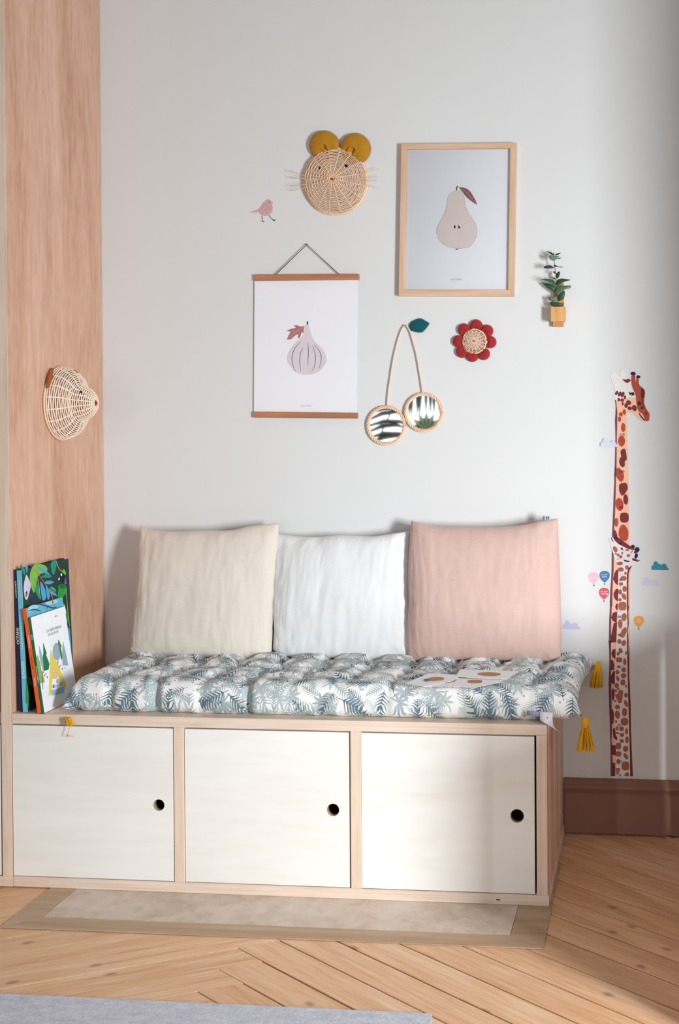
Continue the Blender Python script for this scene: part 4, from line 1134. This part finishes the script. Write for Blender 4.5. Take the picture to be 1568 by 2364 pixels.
spine_text(b_, P, T, W, Z, tb, 'JUNGLES', .0105, .105, white_ink); spine_text(b_, P, T, W, Z, tb, '& RÉSERVES NATURELLES DU MONDE', .0062, .208, white_ink, 'spine_line'); spine_text(b_, P, T, W, Z, tb, 'À LA DÉCOUVERTE', .0048, .305, white_ink, 'spine_line')
cov = (P + T*tb, T)
def art(polys, nm, rgb, off, sm=3):
    plates(polys, bk, off, .0002, sm, plane=cov).build(nm, flat('art_%s_%d%d%d' % (nm, *rgb), rgb, .45), b_)
art([[(255,215),(290,205),(310,300),(290,290)], [(540,300),(580,270),(625,330),(500,330)], [(620,150),(690,130),(660,290),(630,270)], [(590,500),(620,440),(680,480),(660,510)], [(430,330),(480,520),(495,600),(460,560),(400,420)]], 'leaf_shape', (30,140,120), .0003)
art([[(405,185),(500,170),(570,210),(560,270),(470,300),(440,400),(410,520),(360,340)], [(770,230),(790,250),(800,300),(760,270)], [(845,1480),(880,1380),(895,1480),(890,1640),(865,1600)]], 'lime_leaf', (120,186,70), .0003)
art([[(725,430),(800,440),(806,520),(770,560),(760,620),(800,700),(830,850),(800,860),(740,700),(700,560)], [(700,450),(740,415),(790,425),(805,450),(740,470)], [(770,930),(830,950),(800,1050),(780,1100)]], 'green_leaf', (40,150,62), .0006)
art([[(310,190),(335,190),(330,270),(318,260)], [(440,205),(520,220),(600,290),(520,270)], [(540,400),(580,370),(655,385),(600,415)], [(490,380),(545,470),(560,580),(520,610),(500,520)], [(555,430),(590,470),(605,560),(580,600)], [(610,510),(660,510),(695,560),(640,540)], [(800,990),(850,960),(870,1350),(840,1300),(820,1100)]], 'blue_leaf', (72,160,210), .0006)
art([ribbon([(375,185),(450,270),(530,385),(600,500)], 4), ribbon([(600,500),(660,620),(820,890)], 3)], 'red_stem', (222,96,84), .0009, 0)
art([[(320,300),(345,340),(375,420),(360,500),(335,590),(315,600),(298,560),(288,450),(300,360)]], 'bird_head', (206,200,222), .0009)
art([ell(322,530,10,35,5)], 'bird_eye_patch', (40,40,52), .0012, 0)
art([ell(323,540,5,9)], 'bird_eye', (226,140,60), .0015, 0)
art([[(735,290),(770,280),(785,340),(780,390),(750,380),(730,330)]], 'toucan_body', (28,28,34), .0009)
art([ell(745,298,10,18), [(705,350),(725,330),(728,355),(710,365)]], 'toucan_face', (232,228,226), .0012, 0)
art([[(785,350),(800,330),(806,410),(780,410)], [(820,1300),(850,1380),(840,1420),(825,1360)]], 'violet_petal', (104,96,190), .0006, 0)
art([ribbon([(450,330),(470,420),(490,590)], 3), ribbon([(680,130),(720,230),(790,280)], 3), ribbon([(800,460),(830,800),(845,930)], 3), ribbon([(620,440),(680,500)], 3), ribbon([(610,480),(640,590),(650,640)], 3)], 'yellow_stem', (216,190,70), .0009, 0)
art([ribbon([(740,800),(770,790),(775,840),(745,850)], 7), [(740,880),(770,870),(775,920),(770,950),(740,940)], ribbon([(775,660),(790,720),(800,770)], 6)], 'white_blossom', (226,232,238), .0009, 0)
art([ribbon([(800,1050),(805,1180),(830,1320)], 9), [(360,610),(420,580),(470,600),(380,640)]], 'night_leaf', (28,40,96), .0009, 0)
art([[(318,1560),(335,1640),(350,1750),(345,1900),(325,1850)], [(330,1500),(370,1560),(390,1640),(350,1620)]], 'fern_leaf', (56,160,90), .0006, 0)
to = .0105
b_, P, T, W, Z = book('picture_book', -1.5005, -.5200, to, .260, .186, 8.0, 0, flat('book_orange', (240,98,44), .4), flat('book_orange', (240,98,44), .4), 'narrow picture book with a bright orange spine', front=flat('book_sea', (96,180,200), .4))
spine_text(b_, P, T, W, Z, to, 'Comptines', .0070, .178, white_ink, 'spine_line'); spine_text(b_, P, T, W, Z, to, 'pour le soir', .0062, .125, flat('ink_red', (150,40,30)), 'spine_line'); spine_text(b_, P, T, W, Z, to, 'Contes', .0070, .078, white_ink, 'spine_line')
cov = (P + T*to, T)
art([[(350,690),(430,660),(470,690),(400,730),(350,760)], [(550,640),(640,610),(690,600),(690,640),(600,660)]], 'wave_pale', (150,214,220), .0003)
art([ribbon([(460,650),(540,670),(640,700),(690,690)], 9), ribbon([(340,740),(420,720),(500,740)], 8)], 'wave_navy', (42,66,140), .0006, 0)
art([ell(535,640,14,8), ell(570,700,6,16), ell(640,630,8,22), ell(665,665,8,8)], 'coral_dot', (206,62,56), .0006, 0)
tg_ = .0065
b_, P, T, W, Z = book('picture_book', -1.4884, -.5212, tg_, .238, .176, 8.0, 0, flat('book_green', (28,112,66), .45), flat('book_green', (28,112,66), .45), 'white picture book with painted fir trees and a green spine, front of the row', front=flat('book_white', (238,240,244), .45))
spine_text(b_, P, T, W, Z, tg_, 'LA BIBLIOTHÈQUE', .0052, .096, white_ink); spine_text(b_, P, T, W, Z, tg_, 'FORÊT', .0045, .19, white_ink, 'spine_line')
cov = (P + T*tg_, T)
art([[(475,1155),(500,1230),(545,1440),(520,1470),(480,1300)], [(765,1100),(800,1250),(830,1400),(760,1400),(755,1250)], ell(690,1230,52,108)], 'tree_slate', (146,172,184), .0003, 0)
art([[(455,1270),(490,1370),(500,1440),(545,1600),(485,1620),(440,1330)]], 'tree_lime', (134,176,96), .0006, 0)
art([[(525,1120),(568,1255),(560,1270),(600,1380),(590,1450),(535,1465),(520,1300),(528,1250)]], 'tree_fir', (24,112,74), .0006, 0)
art([[(710,1080),(750,1170),(740,1180),(760,1300),(745,1340),(725,1220),(705,1130)]], 'tree_green', (70,130,84), .0006, 0)
art([[(612,1210),(650,1290),(720,1420),(805,1650),(760,1680),(700,1520),(640,1480),(625,1760),(595,1765),(605,1450)]], 'tent_yellow', (224,206,92), .0006, 0)
art([[(640,1480),(665,1400),(705,1500),(690,1560),(630,1560)]], 'tent_lining', (230,190,130), .0009, 0)
art([[(630,1700),(680,1690),(740,1660),(790,1670),(770,1730),(690,1755),(635,1760)], ell(660,1650,16,24), ell(700,1590,14,30), ell(740,1620,18,26)], 'ground_blue', (150,184,206), .0009, 0)
art([ell(650,1655,9,20), ell(690,1645,5,5), ell(560,1500,5,9), ell(530,1480,5,9), ell(700,1640,5,8), ell(790,1430,4,8), ell(735,1400,5,9)], 'tiny_figure', (196,92,104), .0012, 0)
art([ell(545,1520,4,14), ell(575,1540,4,14), ell(760,1440,4,14), ell(720,1420,4,14), ribbon([(520,1470),(520,1690)], 3), ribbon([(705,1330),(705,1390)], 3)], 'trunk_line', (120,96,110), .0012, 0)
for s, q, sz in (('La bibliothèque', (655,950), .0125), ('de la forêt', (645,1005), .0125), ('Album', (680,800), .006)):
    p = on_plane(*bk(q), cov[0] + T*.0005, T)
    text_mb(s, sz, p, W*.99 - Z*.0, Z, shear=.35).build('cover_title', flat('ink_grey', (132,140,152)), b_)

# ================================================================ LEAFLET on the pad
zc = pad_top(-.40, -.22) + .009
leafl = empty('folded_leaflet', on_level(1080, 1568, zc), 'white folded leaflet with brown oval prints lying on the seat pad', 'leaflet')
pl_pap = flat('leaflet_paper', (250,249,252))
def sheet_z(polys, z, nm, mat, sm=0, th=.0005, tilt=0):
    mb = MB()
    for p in polys:
        if sm: p = smooth(p, sm)
        mb.slab([on_level(x, y, z + tilt*(1585-y)/40) for x, y in p], (0,0,-th))
    return mb.build(nm, mat, leafl)
sheet_z([[(936,1577),(989,1555),(1050,1557),(1062,1561),(1045,1572),(979,1585)]], zc+.0020, 'panel', pl_pap)
sheet_z([[(1052,1562),(1063,1545),(1199,1549.5),(1166,1567),(1120,1567)]], zc+.0030, 'panel', pl_pap)
sheet_z([[(979,1585),(1052,1565),(1120,1567),(1163,1568),(1154,1575),(1098,1587),(1025,1584)]], zc+.0005, 'panel', pl_pap)
sheet_z([ell(1130,1556,27,4.4,1,20), ell(1006,1567,20,4,-3,18)], zc+.0037, 'oval_print', flat('print_caramel', (188,140,96)), th=.0003)
sheet_z([ell(985,1569.5,6,2.6,0,10)], zc+.0042, 'tip_print', flat('print_slate', (112,112,130)), th=.0003)
sheet_z([[(1027,1576),(1044,1570),(1055,1569),(1050,1573),(1032,1577)], ell(1097,1573,17,4,0,14,3)], zc+.0012, 'oval_print', flat('print_caramel', (188,140,96)), th=.0003)

# ================================================================ ADDED SHADE RAIL (unseen at right; put in to throw the floor shade)
rx, ry0, ry1, rh = .165, -1.17, -.10, .60
rail = empty('shade_rail', (rx, (ry0+ry1)/2, 0), 'added slatted wooden rail, out of view at the right, placed to shade the floor', 'rail')
MB().box(rx, rx+.025, ry0, ry1, rh-.05, rh).build('top_rail', M['oak'], rail, .002)
MB().box(rx, rx+.025, ry0, ry1, .03, .075).build('bottom_rail', M['oak'], rail, .002)
MB().box(rx-.002, rx+.03, ry0-.002, ry0+.12, -.001, rh+.01).build('post', M['oak'], rail, .002)
MB().box(rx-.002, rx+.03, ry1-.12, ry1+.002, -.001, rh+.01).build('post', M['oak'], rail, .002)
y = ry0 + .155
while y < ry1 - .2:
    MB().box(rx+.004, rx+.021, y, y+.099, .075, rh-.05).build('slat', M['oak'], rail, .001); y += .128

# ================================================================ RUG
rug = MB()
pts = [(-1.9,-1.0665),(-.418,-1.0665),(-.408,-1.12),(-.405,-2.1),(-1.9,-2.1)]
rg = rug.slab([V((x, y, .004)) for x, y in pts], (0,0,-.0055)).build('felt_rug', M['felt'], origin=(-1.1,-1.5,0), bevel=.0012)
tag(rg, 'pale grey felt rug on the floor boards at the front left', 'rug')

# ================================================================ POTTED PALM (stands in the room, seen only in the mirrors)
pc = V((-1.40, -2.05, 0))
palm = empty('potted_palm', pc, 'dark green palm behind the viewer, seen only in the cherry mirrors', 'plant')
mb = MB(); vs = []; prof = [(.10,0),(.115,.12),(.13,.26),(.135,.28),(.12,.28),(.115,.25)]; S = 24
for r_, z in prof: vs += [pc + V((r_*math.cos(2*math.pi*k/S), r_*math.sin(2*math.pi*k/S), z + .004)) for k in range(S)]
fs = [(i*S+k, i*S+(k+1) % S, (i+1)*S+(k+1) % S, (i+1)*S+k) for i in range(len(prof)-1) for k in range(S)] + [tuple(range(S-1,-1,-1)), tuple((len(prof)-1)*S+k for k in range(S))]
mb.add(vs, fs, True).build('pot', plain('clay_pot', (196,150,120), .7), palm)
palm_mat = plain('palm_leaf', (24,44,30), .6, .2, 30)
def frond(base, p1_, p2_, p3_, n, ll, wdt, hang):
    mb = MB(); pts = []
    for k in range(n+1):
        t = k/n; pts.append(base*(1-t)**3 + p1_*3*t*(1-t)**2 + p2_*3*t*t*(1-t) + p3_*t**3)
    mb.tube(pts, [.005*(1-.8*k/n) for k in range(n+1)], 5)
    for k in range(n//4, n+1):
        t = k/n; tan = (pts[min(k+1,n)] - pts[max(k-1,0)]).normalized()
        side = tan.cross(V((0,1,0))).normalized()
        for sgn in (1, -1):
            L = ll*math.sin(math.pi*min(.97, .15+.8*t)); d = (side*sgn + tan*.55 + V((0,0,-hang))).normalized()
            a = pts[k]; e = a + d*L; m_ = a + d*L*.45
            wv = tan*wdt; nn = V((0,.0006,0))
            mb.add([a, m_+wv, e, m_-wv, a+nn, m_+wv+nn, e+nn, m_-wv+nn], [(0,1,2,3),(7,6,5,4),(0,4,5,1),(1,5,6,2),(2,6,7,3),(3,7,4,0)])
    mb.build('frond', palm_mat, palm)
bs = pc + V((0,0,.27))
for dx, dy, dz, hang in ((-.25,-.2,1.15,.2),(-.5,.1,.8,.4),(-.45,-.3,.55,.4),(.22,-.3,.75,.4),(.1,.2,.6,.4),(-.1,-.35,1.3,.3)):
    e = pc + V((dx, dy, dz))
    frond(bs, bs + V((dx*.1, 0, (dz-.27)*.6)), bs + V((dx*.5, dy*.5, (dz-.27)*1.0)), e, 26, .18, .0085, hang)
def comb(p0, p1_, bend, n, d, L, w, mat):
    """a frond whose leaflets hang in one row like a comb"""
    mb = MB(); pts = [p0.lerp(p1_, k/n) + V((0,0,bend*math.sin(math.pi*k/n))) for k in range(n+1)]
    mb.tube([bs, bs.lerp(p0, .5) + V((-.05,.0,.10)), p0] + pts[1:], .004, 5)
    for k, a in enumerate(pts):
        dd = V(d) + V((random.uniform(-.08,.08), .1, random.uniform(-.08,.08))); t = (p1_-p0).normalized()*w
        path = [a, a + dd*L*.35 + t*.2 + V((0,0,.014)), a + dd*L*.7 + V((0,0,.012)), a + dd*L - V((0,0,.012))]
        mb.tube(path, [w*.5, w, w*.9, w*.15], 6)
    mb.build('frond', mat, palm)
comb(V((-1.255,-2.0,1.00)), V((-1.255,-2.0,1.24)), 0, 9, (1,0,.12), .19, .0110, palm_mat)
comb(V((-1.10,-2.02,1.285)), V((-.90,-2.02,1.295)), .01, 10, (0,0,-1), .135, .0088, palm_mat)
fan = MB()
for k in range(9):
    a = math.radians(-10 + 25*k); c = V((-1.00,-2.04,1.085)); t = V((math.cos(a),0,math.sin(a))); w_ = V((-math.sin(a),0,math.cos(a)))*.014
    L = .085; m_ = c + t*L*.55
    fan.slab([c, m_ + w_, c + t*L, m_ - w_], (0,.001,0))
fan.tube([bs, bs.lerp(V((-1.00,-2.04,1.085)), .5), V((-1.00,-2.04,1.085))], .004, 5)
fan.build('fan_leaf', plain('fan_leaf_green', (190,222,190), .6, .15, 40), palm)
